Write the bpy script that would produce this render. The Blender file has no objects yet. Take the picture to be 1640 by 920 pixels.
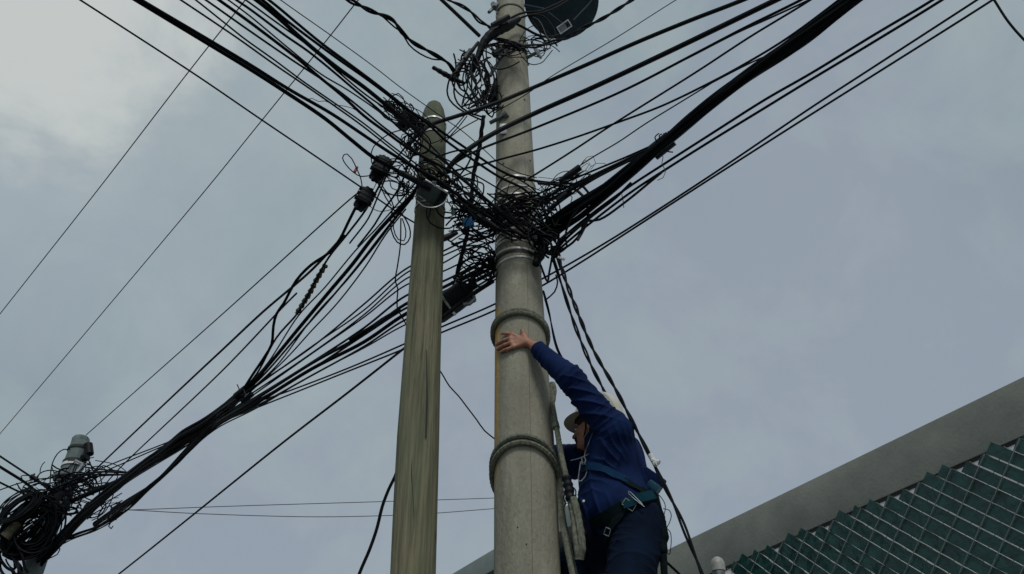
import bpy, bmesh, math, random
import numpy as np
from mathutils import Vector, Matrix
from mathutils.bvhtree import BVHTree
random.seed(7)
R = math.radians
scene = bpy.context.scene
COL = scene.collection

# ------------------------------------------------------------------ camera
F, CX, CY, PITCH, CAMZ = 1500.0, 820.0, 460.0, R(37.6), 1.6
cam = bpy.data.cameras.new('camera'); camo = bpy.data.objects.new('camera', cam); COL.objects.link(camo)
camo.location = (0, 0, CAMZ); camo.rotation_euler = (R(90) + PITCH, 0, 0)
cam.sensor_width = 36; cam.lens = 36 * F / 1640; cam.clip_start = .05; cam.clip_end = 3000
scene.camera = camo

# ------------------------------------------------------------------ sky, sun, exposure
def pxdir(px, py):
    cx, cy = (px - CX) / F, -(py - CY) / F
    return Vector((cx, math.cos(PITCH) - math.sin(PITCH) * cy, math.sin(PITCH) + math.cos(PITCH) * cy)).normalized()

SUN_AZ, SUN_EL = R(173), R(52)       # azimuth from +Y towards +X
scene.world = bpy.data.worlds.new('World'); scene.world.use_nodes = True
nt = scene.world.node_tree; N = nt.nodes; L = nt.links; N.clear()
def nd(t, **k):
    n = N.new(t)
    for a, b in k.items(): setattr(n, a, b)
    return n
out = nd('ShaderNodeOutputWorld'); bg = nd('ShaderNodeBackground'); bg.inputs[1].default_value = .1
sky = nd('ShaderNodeTexSky', sky_type='NISHITA', sun_disc=False, sun_elevation=SUN_EL, sun_rotation=SUN_AZ)
tc = nd('ShaderNodeTexCoord')
def noise(scale, detail, rough, dist=0, vec=None):
    n = nd('ShaderNodeTexNoise'); n.inputs['Scale'].default_value = scale; n.inputs['Detail'].default_value = detail
    n.inputs['Roughness'].default_value = rough; n.inputs['Distortion'].default_value = dist
    L.new(vec or tc.outputs['Generated'], n.inputs['Vector']); return n
def math_(op, a, b=None, c=None, clamp=False):
    n = nd('ShaderNodeMath', operation=op); n.use_clamp = clamp
    for i, v in enumerate((a, b, c)):
        if v is None: continue
        if isinstance(v, (int, float)): n.inputs[i].default_value = v
        else: L.new(v, n.inputs[i])
    return n.outputs[0]
def mixc(f, a, b):
    n = nd('ShaderNodeMix', data_type='RGBA')
    for i, v in ((0, f), (6, a), (7, b)):
        if isinstance(v, (int, float)): n.inputs[i].default_value = v
        elif isinstance(v, tuple): n.inputs[i].default_value = v + (1,)
        else: L.new(v, n.inputs[i])
    return n.outputs[2]
bright_dir = pxdir(115, -125)
vm = nd('ShaderNodeVectorMath', operation='DOT_PRODUCT'); L.new(tc.outputs['Generated'], vm.inputs[0]); vm.inputs[1].default_value = bright_dir
n1 = noise(4.2, 7, .58, .5); n2 = noise(1.6, 4, .5, .2); n3 = noise(6.5, 5, .6, .3)
g = math_('ADD', vm.outputs['Value'], math_('MULTIPLY', math_('SUBTRACT', n1.outputs[0], .5), .055))
g2 = math_('ADD', vm.outputs['Value'], math_('MULTIPLY', math_('SUBTRACT', n1.outputs[0], .5), .22))
mr = nd('ShaderNodeMapRange', interpolation_type='SMOOTHSTEP'); L.new(g, mr.inputs[0])
mr.inputs[1].default_value = .974; mr.inputs[2].default_value = .991
mr2 = nd('ShaderNodeMapRange', interpolation_type='SMOOTHSTEP'); L.new(g2, mr2.inputs[0])
mr2.inputs[1].default_value = .84; mr2.inputs[2].default_value = 1.03
rp = nd('ShaderNodeMapRange', interpolation_type='SMOOTHSTEP'); L.new(n2.outputs[0], rp.inputs[0]); rp.inputs[1].default_value = .36; rp.inputs[2].default_value = .62
base = mixc(rp.outputs[0], (2.45, 3.22, 3.52), (3.02, 3.50, 4.12))
base = mixc(math_('MULTIPLY', math_('SUBTRACT', n3.outputs[0], .44, clamp=True), 3.0, clamp=True), base, (3.55, 4.25, 4.35))
base = mixc(math_('MULTIPLY', mr2.outputs[0], .50), base, (4.4, 5.1, 5.3))
cloud = mixc(math_('MULTIPLY', mr.outputs[0], .92), base, (5.9, 6.2, 6.0))
fin = mixc(.94, sky.outputs[0], cloud)
L.new(fin, bg.inputs[0]); L.new(bg.outputs[0], out.inputs[0])

sun = bpy.data.lights.new('sun', 'SUN'); sun.energy = 1.5; sun.angle = R(16); sun.color = (1, .96, .9)
suno = bpy.data.objects.new('sun', sun); COL.objects.link(suno)
sd = Vector((math.sin(SUN_AZ) * math.cos(SUN_EL), math.cos(SUN_AZ) * math.cos(SUN_EL), math.sin(SUN_EL)))
suno.rotation_euler = (-sd).to_track_quat('-Z', 'Y').to_euler()
vs = scene.view_settings; vs.view_transform = 'Standard'; vs.look = 'None'; vs.exposure = 0; vs.gamma = 1
scene.render.engine = 'CYCLES'

# ------------------------------------------------------------------ unprojection helpers
CP, SP = math.cos(PITCH), math.sin(PITCH)
def P(px, py, D):
    d = pxdir(px, py); t = D / d.y
    return Vector((d.x * t, D, CAMZ + d.z * t))
def depth_at(px, py, D):
    cy = -(py - CY) / F
    return D / (CP - SP * cy)
def at_h(px, py, h):
    d = pxdir(px, py); t = h / d.z
    return Vector((0, 0, CAMZ)) + d * t

# ------------------------------------------------------------------ materials
def mat(name, col, rough=.6, metal=0, var=.0, scale=8, bump=0, bscale=60, col2=None, stretch=(1, 1, 1), detail=6, spec=.5, coat=0):
    m = bpy.data.materials.new(name); m.use_nodes = True; t = m.node_tree; b = t.nodes['Principled BSDF']
    b.inputs['Base Color'].default_value = (*col, 1); b.inputs['Roughness'].default_value = rough
    b.inputs['Metallic'].default_value = metal; b.inputs['Specular IOR Level'].default_value = spec
    tcn = t.nodes.new('ShaderNodeTexCoord'); mp = t.nodes.new('ShaderNodeMapping'); mp.inputs['Scale'].default_value = stretch
    t.links.new(tcn.outputs['Object'], mp.inputs[0])
    if var or col2:
        n = t.nodes.new('ShaderNodeTexNoise'); n.inputs['Scale'].default_value = scale; n.inputs['Detail'].default_value = detail
        n.inputs['Roughness'].default_value = .62
        t.links.new(mp.outputs[0], n.inputs['Vector'])
        r = t.nodes.new('ShaderNodeValToRGB'); c2 = col2 or tuple(c * (1 - var) for c in col)
        r.color_ramp.elements[0].position = .36; r.color_ramp.elements[1].position = .64
        r.color_ramp.elements[0].color = (*c2, 1); r.color_ramp.elements[1].color = (*col, 1)
        t.links.new(n.outputs[0], r.inputs[0]); t.links.new(r.outputs[0], b.inputs['Base Color'])
    if bump:
        n2 = t.nodes.new('ShaderNodeTexNoise'); n2.inputs['Scale'].default_value = bscale; n2.inputs['Detail'].default_value = 5
        t.links.new(mp.outputs[0], n2.inputs['Vector'])
        bp = t.nodes.new('ShaderNodeBump'); bp.inputs['Strength'].default_value = bump; bp.inputs['Distance'].default_value = .01
        t.links.new(n2.outputs[0], bp.inputs['Height']); t.links.new(bp.outputs[0], b.inputs['Normal'])
    return m
M_black = mat('black_cable_sheath', (.0030, .0046, .0075), .6, var=.4, scale=20, spec=.10)
M_black3 = mat('bluish_cable_sheath', (.005, .009, .016), .5, var=.6, scale=9, spec=.22)
M_black2 = mat('weathered_cable_sheath', (.009, .012, .015), .65, var=.5, scale=30, spec=.12)
M_grey = mat('grey_sheath', (.06, .07, .07), .6, var=.4, scale=30)
M_plastic = mat('black_plastic', (.0045, .0075, .011), .55, spec=.2, var=.4, scale=14, bump=.3, bscale=80)
M_steel = mat('galvanised_steel', (.50, .53, .54), .36, metal=.85, var=.35, scale=30)
M_steeldull = mat('dull_steel', (.22, .24, .25), .5, metal=.7, var=.4, scale=30)
M_bright = mat('steel_band', (.82, .84, .82), .25, metal=.0, var=.3, scale=20)  # near-white non-metal base stands in for the steel's specular highlights
M_blue = mat('blue_plastic', (.006, .12, .32), .4, var=.25, scale=25)
M_greenp = mat('green_plastic', (.06, .14, .13), .5)
M_red = mat('red_tape', (.32, .02, .05), .5)
M_yellow = mat('ochre_tape', (.085, .08, .04), .75, var=.6, scale=50, bump=.5)
M_rope = mat('worn_rope', (.235, .25, .19), .95, col2=(.11, .12, .09), scale=60, bump=.8, bscale=300)
M_white = mat('white_tape', (.62, .64, .64), .6)
M_shirt = mat('blue_work_shirt_cloth', (.005, .0185, .080), .85, col2=(.003, .011, .048), scale=9, bump=.25, bscale=500, spec=.12)
M_trouser = mat('navy_trouser_cloth', (.0025, .0105, .029), .9, col2=(.0015, .006, .018), scale=9, bump=.25, bscale=400, spec=.12)
M_skin = mat('skin', (.43, .215, .14), .5, col2=(.34, .155, .10), scale=22, bump=.25, bscale=180, spec=.4)
M_hair = mat('black_hair', (.010, .008, .007), .6, bump=.6, bscale=300)
M_helmet = mat('cream_helmet_shell', (.60, .58, .49), .38, var=.12, scale=12)
M_helmet_in = mat('helmet_lining', (.03, .035, .03), .8)
M_strap = mat('dark_harness_webbing', (.004, .012, .014), .85, spec=.1, var=.4, scale=40, bump=.4, bscale=400)
M_teal = mat('teal_harness_webbing', (.006, .10, .17), .6, var=.3, scale=30, bump=.3, bscale=400)
M_boot = mat('black_boot_leather', (.012, .011, .011), .45, bump=.4, bscale=90)
M_sole = mat('rubber_sole', (.02, .02, .02), .8)
M_eye = mat('eye', (.5, .47, .43), .25)
M_conc2 = mat('parapet_concrete', (.27, .28, .245), .88, col2=(.175, .188, .168), scale=1.5, bump=.2, bscale=40, detail=9)
M_conc3 = mat('far_parapet_concrete', (.22, .26, .25), .88, col2=(.17, .205, .20), scale=1.5, bump=.25, bscale=20)
M_paint = mat('pale_painted_wall', (.80, .80, .78), .8, var=.12, scale=4, bump=.2, bscale=60)
M_dark = mat('dark_wall', (.03, .032, .034), .85, var=.3, scale=3)
M_slat = mat('dark_green_slat', (.004, .052, .043), .34, col2=(.0025, .026, .024), scale=16, bump=.9, bscale=26, spec=.55)
M_wire = mat('galvanised_mesh_wire', (.26, .29, .28), .45, metal=.6, var=.3, scale=60)
M_asph = mat('asphalt', (.055, .055, .058), .92, var=.35, scale=3, bump=.5, bscale=80)
M_pave = mat('pavement_concrete', (.26, .255, .24), .9, var=.25, scale=2, bump=.3, bscale=60)
M_dish = mat('dark_dish_metal', (.024, .046, .060), .75, var=.35, scale=8, spec=.2)
M_bandk = mat('dark_rubber_band', (.02, .025, .025), .7)

def pole_mat(name, kind):
    m = bpy.data.materials.new(name); m.use_nodes = True; t = m.node_tree; b = t.nodes['Principled BSDF']
    nodes, links = t.nodes, t.links
    def n_(ty, **k):
        x = nodes.new(ty)
        for a, v in k.items(): setattr(x, a, v)
        return x
    tcn = n_('ShaderNodeTexCoord')
    def nz(scale, st, det=7, ro=.6, dist=0):
        mp = n_('ShaderNodeMapping'); mp.inputs['Scale'].default_value = st; links.new(tcn.outputs['Object'], mp.inputs[0])
        x = n_('ShaderNodeTexNoise'); x.inputs['Scale'].default_value = scale; x.inputs['Detail'].default_value = det
        x.inputs['Roughness'].default_value = ro; x.inputs['Distortion'].default_value = dist
        links.new(mp.outputs[0], x.inputs['Vector']); return x.outputs[0]
    def ramp(f, stops):
        r = n_('ShaderNodeValToRGB'); e = r.color_ramp.elements
        e[0].position, e[0].color = stops[0][0], (*stops[0][1], 1); e[1].position, e[1].color = stops[-1][0], (*stops[-1][1], 1)
        for p, c in stops[1:-1]:
            q = e.new(p); q.color = (*c, 1)
        links.new(f, r.inputs[0]); return r.outputs[0]
    def mx(f, a, c, bt='MIX'):
        x = n_('ShaderNodeMix', data_type='RGBA', blend_type=bt)
        for i, v in ((0, f), (6, a), (7, c)):
            if isinstance(v, float): x.inputs[i].default_value = v
            elif isinstance(v, tuple): x.inputs[i].default_value = (*v, 1)
            else: links.new(v, x.inputs[i])
        return x.outputs[2]
    sep = n_('ShaderNodeSeparateXYZ'); links.new(tcn.outputs['Object'], sep.inputs[0])
    if kind == 'concrete':
        c = ramp(nz(4, (1, 1, .22)), [(.36, (.17, .168, .132)), (.5, (.30, .295, .235)), (.62, (.42, .408, .33))])
        c = mx(.38, c, ramp(nz(75, (1, 1, .6), 6, .7), [(.34, (.20, .192, .15)), (.66, (.44, .425, .34))]))
        c = mx(ramp(nz(13, (1, 1, .08)), [(.50, (0, 0, 0)), (.72, (.55, .55, .55))]), c, (.20, .195, .15))
        c = mx(ramp(nz(1.7, (1, 1, .5), 6, .65), [(.40, (0, 0, 0)), (.62, (.5, .5, .5))]), c, (.20, .19, .15))
        # pits
        v = n_('ShaderNodeTexVoronoi'); v.inputs['Scale'].default_value = 34; links.new(tcn.outputs['Object'], v.inputs['Vector'])
        c = mx(ramp(v.outputs['Distance'], [(.05, (1, 1, 1)), (.11, (0, 0, 0))]), c, (.06, .06, .05))
        # ochre run-off stain down the left side (angle about the axis), below the cables
        at = n_('ShaderNodeMath', operation='ARCTAN2'); links.new(sep.outputs[1], at.inputs[0]); links.new(sep.outputs[0], at.inputs[1])
        add = n_('ShaderNodeMath', operation='ADD'); links.new(at.outputs[0], add.inputs[0]); 
        sc = n_('ShaderNodeMath', operation='MULTIPLY'); sc.inputs[1].default_value = .35; links.new(nz(6, (1, 1, .5)), sc.inputs[0]); links.new(sc.outputs[0], add.inputs[1])
        r1 = ramp_in = n_('ShaderNodeMapRange'); links.new(add.outputs[0], r1.inputs[0])
        r1.inputs[1].default_value = -2.38; r1.inputs[2].default_value = -2.50; 
        zz = n_('ShaderNodeMapRange'); links.new(sep.outputs[2], zz.inputs[0]); zz.inputs[1].default_value = 4.86; zz.inputs[2].default_value = 4.78
        mu = n_('ShaderNodeMath', operation='MULTIPLY'); links.new(r1.outputs[0], mu.inputs[0]); links.new(zz.outputs[0], mu.inputs[1])
        zl = n_('ShaderNodeMapRange'); links.new(sep.outputs[2], zl.inputs[0]); zl.inputs[1].default_value = 3.6; zl.inputs[2].default_value = 4.1
        mu2 = n_('ShaderNodeMath', operation='MULTIPLY'); links.new(mu.outputs[0], mu2.inputs[0]); links.new(zl.outputs[0], mu2.inputs[1])
        mu3 = n_('ShaderNodeMath', operation='MULTIPLY'); links.new(mu2.outputs[0], mu3.inputs[0]); mu3.inputs[1].default_value = .9
        c = mx(mu3.outputs[0], c, (.50, .33, .11))
        # casting seam
        sm = n_('ShaderNodeMath', operation='COMPARE'); links.new(at.outputs[0], sm.inputs[0]); sm.inputs[1].default_value = -1.38; sm.inputs[2].default_value = .012
        mu4 = n_('ShaderNodeMath', operation='MULTIPLY'); links.new(sm.outputs[0], mu4.inputs[0]); mu4.inputs[1].default_value = .55
        c = mx(mu4.outputs[0], c, (.09, .088, .075))
        hb = nz(45, (1, 1, .5)); b.inputs['Roughness'].default_value = .93; bs = .5
    elif kind == 'wood':
        c = ramp(nz(13, (1, 1, .045), 8, .65, .25), [(.38, (.080, .078, .052)), (.5, (.155, .148, .098)), (.62, (.235, .215, .14))])
        c = mx(.6, c, ramp(nz(60, (1, 1, .035), 5, .7), [(.38, (.065, .062, .04)), (.60, (.26, .24, .155))]))
        c = mx(ramp(nz(3, (1, 1, .3)), [(.46, (0, 0, 0)), (.66, (.6, .6, .6))]), c, (.13, .165, .10))
        vv = n_('ShaderNodeTexVoronoi'); vv.inputs['Scale'].default_value = 5.5; mpv = n_('ShaderNodeMapping'); mpv.inputs['Scale'].default_value = (1, 1, .55); links.new(tcn.outputs['Object'], mpv.inputs[0]); links.new(mpv.outputs[0], vv.inputs['Vector'])
        c = mx(ramp(vv.outputs['Distance'], [(.05, (.85, .85, .85)), (.13, (0, 0, 0))]), c, (.05, .045, .03))
        zz = n_('ShaderNodeMapRange', interpolation_type='SMOOTHSTEP'); links.new(sep.outputs[2], zz.inputs[0]); zz.inputs[1].default_value = 4.7; zz.inputs[2].default_value = 6.1
        zz.inputs[4].default_value = .8
        c = mx(zz.outputs[0], c, mx(nz(20, (1, 1, .1)), (.06, .078, .055), (.15, .168, .115)))
        c = mx(ramp(nz(22, (1, 1, .03), 3, .5, .6), [(.67, (0, 0, 0)), (.72, (.7, .7, .7))]), c, (.04, .036, .026))
        hb = nz(40, (1, 1, .05), 8, .7); b.inputs['Roughness'].default_value = .88; bs = .9
    else:
        c = ramp(nz(8, (1, 1, .3)), [(.35, (.09, .12, .125)), (.65, (.17, .21, .21))])
        hb = nz(40, (1, 1, 1)); b.inputs['Roughness'].default_value = .85; bs = .3
    b.inputs['Specular IOR Level'].default_value = .25
    links.new(c, b.inputs['Base Color'])
    bp = n_('ShaderNodeBump'); bp.inputs['Strength'].default_value = bs; bp.inputs['Distance'].default_value = .012
    links.new(hb, bp.inputs['Height']); links.new(bp.outputs[0], b.inputs['Normal'])
    return m
M_concrete = pole_mat('pole_concrete', 'concrete'); M_wood = pole_mat('weathered_pole_wood', 'wood'); M_farpole = pole_mat('far_pole_concrete', 'far')

# ------------------------------------------------------------------ mesh helpers
class MB:
    def __init__(s): s.v = []; s.f = []
    def tube(s, pts, rad, n=7, cap=True, closed=False):
        pts = [Vector(p) for p in pts]
        k = len(pts)
        if not hasattr(rad, '__len__'): rad = [rad] * k
        up = None; b0 = len(s.v); rings = []
        for i, p in enumerate(pts):
            if closed: t = pts[(i + 1) % k] - pts[i - 1]
            else: t = pts[min(i + 1, k - 1)] - pts[max(i - 1, 0)]
            if t.length < 1e-9: t = Vector((0, 0, 1))
            t.normalize()
            if up is None:
                up = t.orthogonal().normalized()
            up = up - t * up.dot(t)
            if up.length < 1e-6: up = t.orthogonal()
            up.normalize(); sd_ = t.cross(up)
            for j in range(n):
                a = 2 * math.pi * j / n
                s.v.append(p + (up * math.cos(a) + sd_ * math.sin(a)) * rad[i])
        for i in range(k if closed else k - 1):
            for j in range(n):
                a = b0 + i * n + j; b = b0 + i * n + (j + 1) % n
                c = b0 + ((i + 1) % k) * n + (j + 1) % n; d = b0 + ((i + 1) % k) * n + j
                s.f.append((a, b, c, d))
        if cap and not closed:
            s.f.append(tuple(b0 + j for j in range(n))[::-1]); s.f.append(tuple(b0 + (k - 1) * n + j for j in range(n)))
        return s
    def box(s, c, size, M=None, taper=1.0):
        M = M or Matrix.Identity(3); b0 = len(s.v)
        for z in (-1, 1):
            f = taper if z > 0 else 1
            for x, y in ((-1, -1), (1, -1), (1, 1), (-1, 1)):
                s.v.append(Vector(c) + M @ Vector((x * size[0] / 2 * f, y * size[1] / 2 * f, z * size[2] / 2)))
        for q in ((3, 2, 1, 0), (4, 5, 6, 7), (0, 1, 5, 4), (1, 2, 6, 5), (2, 3, 7, 6), (3, 0, 4, 7)):
            s.f.append(tuple(b0 + i for i in q))
        return s
    def lathe(s, origin, axis, prof, n=32, xdir=None):      # prof: (radius, height) from bottom to top
        axis = Vector(axis).normalized(); x = Vector(xdir) if xdir else axis.orthogonal()
        x = (x - axis * x.dot(axis)).normalized(); y = axis.cross(x); b0 = len(s.v)
        for r, h in prof:
            for j in range(n):
                a = 2 * math.pi * j / n
                s.v.append(Vector(origin) + axis * h + (x * math.cos(a) + y * math.sin(a)) * r)
        for i in range(len(prof) - 1):
            for j in range(n):
                s.f.append((b0 + i * n + j, b0 + i * n + (j + 1) % n, b0 + (i + 1) * n + (j + 1) % n, b0 + (i + 1) * n + j))
        s.f.append(tuple(b0 + j for j in range(n))[::-1]); s.f.append(tuple(b0 + (len(prof) - 1) * n + j for j in range(n)))
        return s
    def ribbon(s, pts, nrm, width, thick=.003):
        b0 = len(s.v); k = len(pts)
        for i, p in enumerate(pts):
            t = (pts[min(i + 1, k - 1)] - pts[max(i - 1, 0)]).normalized(); n_ = nrm[i].normalized(); w = t.cross(n_).normalized() * width / 2
            for q in (p - w, p + w, p + w + n_ * thick, p - w + n_ * thick): s.v.append(q)
        for i in range(k - 1):
            for j in range(4):
                s.f.append((b0 + i * 4 + j, b0 + i * 4 + (j + 1) % 4, b0 + (i + 1) * 4 + (j + 1) % 4, b0 + (i + 1) * 4 + j))
        s.f.append((b0, b0 + 3, b0 + 2, b0 + 1)); e = b0 + (k - 1) * 4; s.f.append((e, e + 1, e + 2, e + 3))
        return s
    def build(s, name, m, parent=None, smooth=True, bevel=0, origin=None):
        me = bpy.data.meshes.new(name)
        o_ = Vector(origin) if origin is not None else Vector((0, 0, 0))
        me.from_pydata([v - o_ for v in s.v], [], s.f); me.update()
        bm = bmesh.new(); bm.from_mesh(me); bmesh.ops.recalc_face_normals(bm, faces=bm.faces)
        if bevel: bmesh.ops.bevel(bm, geom=list(bm.edges), offset=bevel, segments=2, profile=.6, affect='EDGES')
        bm.to_mesh(me); bm.free()
        if smooth:
            me.polygons.foreach_set('use_smooth', [True] * len(me.polygons))
            try: me.set_sharp_from_angle(angle=R(38))
            except Exception: pass
        me.materials.append(m)
        o = bpy.data.objects.new(name, me); COL.objects.link(o); o.location = o_
        if parent:
            o.parent = parent; o.matrix_parent_inverse = Matrix.Identity(4); o.location = o_ - parent.location
        return o
def tag(o, label, cat, group=None, kind=None):
    if label: o['label'] = label
    if cat: o['category'] = cat
    if group: o['group'] = group
    if kind: o['kind'] = kind
    return o
def empty(name, loc, label, cat, group=None):
    o = bpy.data.objects.new(name, None); COL.objects.link(o); o.location = loc; o.empty_display_size = .1
    return tag(o, label, cat, group)
def struct(o): o['kind'] = 'structure'; return o

def spline(pts, step=10):
    """Catmull-Rom through rows of numbers; step in units of the first two columns."""
    a = np.array(pts, float); n = len(a); outp = []
    if n == 2:
        m = max(2, int(np.linalg.norm((a[1] - a[0])[:2]) / (step * 3)))
        return [a[0] + (a[1] - a[0]) * i / m for i in range(m + 1)]
    for i in range(n - 1):
        p0 = a[i - 1] if i else 2 * a[0] - a[1]; p1, p2 = a[i], a[i + 1]; p3 = a[i + 2] if i + 2 < n else 2 * a[-1] - a[-2]
        d = [max(np.linalg.norm((q - p)[:2]), 1e-3) ** .5 for p, q in ((p0, p1), (p1, p2), (p2, p3))]
        m1 = (p1 - p0) / d[0] - (p2 - p0) / (d[0] + d[1]) + (p2 - p1) / d[1]
        m2 = (p2 - p1) / d[1] - (p3 - p1) / (d[1] + d[2]) + (p3 - p2) / d[2]
        m1, m2 = m1 * d[1], m2 * d[1]
        m = max(1, int(np.ceil(np.linalg.norm((p2 - p1)[:2]) / step)))
        for j in range(m):
            t = j / m
            outp.append((2 * t**3 - 3 * t**2 + 1) * p1 + (t**3 - 2 * t**2 + t) * m1 + (-2 * t**3 + 3 * t**2) * p2 + (t**3 - t**2) * m2)
    outp.append(a[-1]); return outp
def path(pts, step=10):
    """rows (px, py[, distance ahead of the camera]) -> world points; distances between keys follow straight 3D lines"""
    arc = [0]
    for a, b in zip(pts, pts[1:]): arc.append(arc[-1] + math.hypot(a[0] - b[0], a[1] - b[1]))
    keys = [(s, 1 / depth_at(p[0], p[1], p[2])) for s, p in zip(arc, pts) if len(p) > 2]
    ks, kv = zip(*keys)
    rows = []
    for s, p in zip(arc, pts):
        if len(ks) > 1 and s > ks[-1]: iv = kv[-1] + (kv[-1] - kv[-2]) / (ks[-1] - ks[-2]) * (s - ks[-1]); iv = max(iv, kv[-1] * .4)
        elif len(ks) > 1 and s < ks[0]: iv = kv[0] - (kv[1] - kv[0]) / (ks[1] - ks[0]) * (ks[0] - s); iv = max(iv, kv[0] * .4)
        else: iv = float(np.interp(s, ks, kv))
        rows.append((p[0], p[1], iv))
    W = []
    for x, y, iv in spline(rows, step):
        dep = 1 / iv; cy = -(y - CY) / F
        W.append(P(x, y, dep * (CP - SP * cy)))
    return W
def px2m(w, pts, near=None):
    k = [p for p in pts if len(p) > 2]; p = k[len(k) // 2] if near is None else near
    return w / F * depth_at(p[0], p[1], p[2])

def cable(label, w, pts, name='cable', cat='cable', group=None, m=None, twist=0, step=12, ref=None):
    W = path(pts, step); r = px2m(w, pts, ref) / 2; mb = MB()
    if twist:
        Wf = path(pts, 3); L_ = 0; rr = r * .58; strands = [[] for _ in range(twist)]
        up = None; rnd = random.Random(len(pts) * 7 + int(w * 10)); ph = 0
        for i, p in enumerate(Wf):
            t = (Wf[min(i + 1, len(Wf) - 1)] - Wf[max(i - 1, 0)]).normalized()
            if up is None: up = t.orthogonal()
            up = (up - t * up.dot(t)).normalized(); s2 = t.cross(up)
            if i: ph += (p - Wf[i - 1]).length * (17 + 8 * math.sin(i * .021 + w)) / max(1, r * 55)
            loose = .80 + .38 * max(0, math.sin(i * .043 + w)) ** 2
            for j in range(twist):
                a = ph + j * 2 * math.pi / twist
                strands[j].append(p + (up * math.cos(a) + s2 * math.sin(a)) * rr * loose)
        for st in strands: mb.tube(st, rr, 6)
    else: mb.tube(W, r, 7)
    o = mb.build(name, m or (M_black, M_black3, M_black, M_black2)[len(label) % 4]); tag(o, label, cat, group); return o

def bundle(label, pts, widths, nst, name='cable_bundle', group=None, seed=1, rst=None, m=None, rope=.9):
    """many sheathed strands running together; widths in px at every control point"""
    W = path(pts, 9); n = len(W); rnd = random.Random(seed)
    arc = [0]
    for a, b in zip(pts, pts[1:]): arc.append(arc[-1] + math.hypot(a[0] - b[0], a[1] - b[1]))
    mid = [p for p in pts if len(p) > 2][0]
    up = None; frames = []
    for i, p in enumerate(W):
        t = (W[min(i + 1, n - 1)] - W[max(i - 1, 0)]).normalized()
        if up is None: up = t.orthogonal()
        up = (up - t * up.dot(t)).normalized(); frames.append((p, up.copy(), t.cross(up)))
    wpx = [float(np.interp(i / (n - 1) * arc[-1], arc, widths)) for i in range(n)]
    wm = [w_ / F * (p.y * CP + (p.z - CAMZ) * SP) for w_, p in zip(wpx, W)]
    mb = MB(); big = max(wm); rst = rst or big / 10
    for s in range(nst):
        rho = math.sqrt((s + .5) / nst); a0 = s * 2.39996 + rnd.uniform(-.3, .3); sp = rnd.uniform(-.8, 1.2)
        f1, f2 = rnd.uniform(1, 4), rnd.uniform(0, 6); line = []
        rr = rst * rnd.uniform(.7, 1.15)
        for i, (p, u, v) in enumerate(frames):
            T = i / (n - 1); wd = wm[i] / 2
            a = a0 + sp * T * 3 + .4 * math.sin(f1 * T * 6 + f2); q = max(wd - rr, .001) * min(1.18, rho * (1.04 + .22 * math.sin(f2 + T * 17)))
            line.append(p + (u * math.cos(a) + v * math.sin(a)) * q)
        mb.tube(line, rr, 6)
    o = mb.build(name, m or M_black); tag(o, label, 'cable bundle', group); return o

def tangle(label, c, rx, ry, D, n, w=(1.8, 3), seed=1, dz=.12, name='cable_tangle', group=None, m=None, rot=0, flow=.62, rot2=None, bow=.35):
    """long strands sweeping through in one or two directions, with slack loops among them"""
    rnd = random.Random(seed); mb = MB(); fit = lambda: rnd.choice([rot, rot if rot2 is None else rot2]) + rnd.gauss(0, .22)
    for k in range(n):
        D0 = D + rnd.uniform(-dz, dz); pts = []
        if rnd.random() < flow:
            th = fit(); off = rnd.gauss(0, .42); half = rnd.uniform(.95, 1.15); bw = rnd.gauss(0, bow); sk = rnd.gauss(0, .25)
            ox, oy = rnd.gauss(0, rx * .16), rnd.gauss(0, ry * .16)
            for i in range(8):
                t = -1 + 2 * i / 7; x = t * half * rx; y = (off * 1.5 * (1 - .9 * t * t) + bw * (1 - t * t) + (sk * .3 if abs(t) > .9 else sk) * t + rnd.gauss(0, .035)) * ry
                pts.append((c[0] + ox + x * math.cos(th) - y * math.sin(th), c[1] + oy + x * math.sin(th) + y * math.cos(th), D0 + .04 * math.sin(t * 2 + k)))
        else:
            a = rnd.uniform(0, 6.28); span = rnd.uniform(3.0, 7.0); r1 = rnd.uniform(.25, .7); el = rnd.uniform(.35, .8); th = fit()
            cx = c[0] + rnd.gauss(0, rx * .35); cy = c[1] + rnd.gauss(0, ry * .35); m_ = 6 + int(span * 1.2); dr_ = rnd.uniform(-.2, .3)
            for i in range(m_ + 1):
                t = a + span * i / m_; q = r1 * (1 + dr_ * i / m_); x = math.cos(t) * rx * q; y = math.sin(t) * rx * q * el
                pts.append((cx + x * math.cos(th) - y * math.sin(th), cy + x * math.sin(th) + y * math.cos(th), D0 + math.sin(t) * .06))
        W = [P(*q) for q in spline(pts, 5)]
        mb.tube(W, rnd.uniform(*w) / 2 / F * depth_at(c[0], c[1], D), 5)
    o = mb.build(name, m or M_black); tag(o, label, 'cable tangle', group); return o

# ================================================================== THE SETTING
g = MB(); g.box((0, 0, -.26), (4000, 4000, .5)); struct(g.build('ground', M_pave, smooth=False))
g = MB(); g.box((-1.5, 40, -.05), (9, 300, .1)); o = g.build('road', M_asph, smooth=False); o.location = (-3.5, 0, .0); struct(o)

UD = Vector((-.555, .832, 0)).normalized()          # the street front the two buildings share
ND = Vector((-UD.y, UD.x, 0)) * 1.0                 # towards the camera side
def frameM(): return Matrix((UD, ND, Vector((0, 0, 1)))).transposed()
FM = frameM()
def wallbox(mb, p, u0, u1, n0, n1, z0, z1):
    """box in the street-front frame from a point p (xy), spans along the front (u), outwards (n) and height"""
    c = Vector((p.x, p.y, 0)) + UD * (u0 + u1) / 2 + ND * (n0 + n1) / 2 + Vector((0, 0, (z0 + z1) / 2))
    mb.box(c, (abs(u1 - u0), abs(n1 - n0), abs(z1 - z0)), FM)
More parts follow.
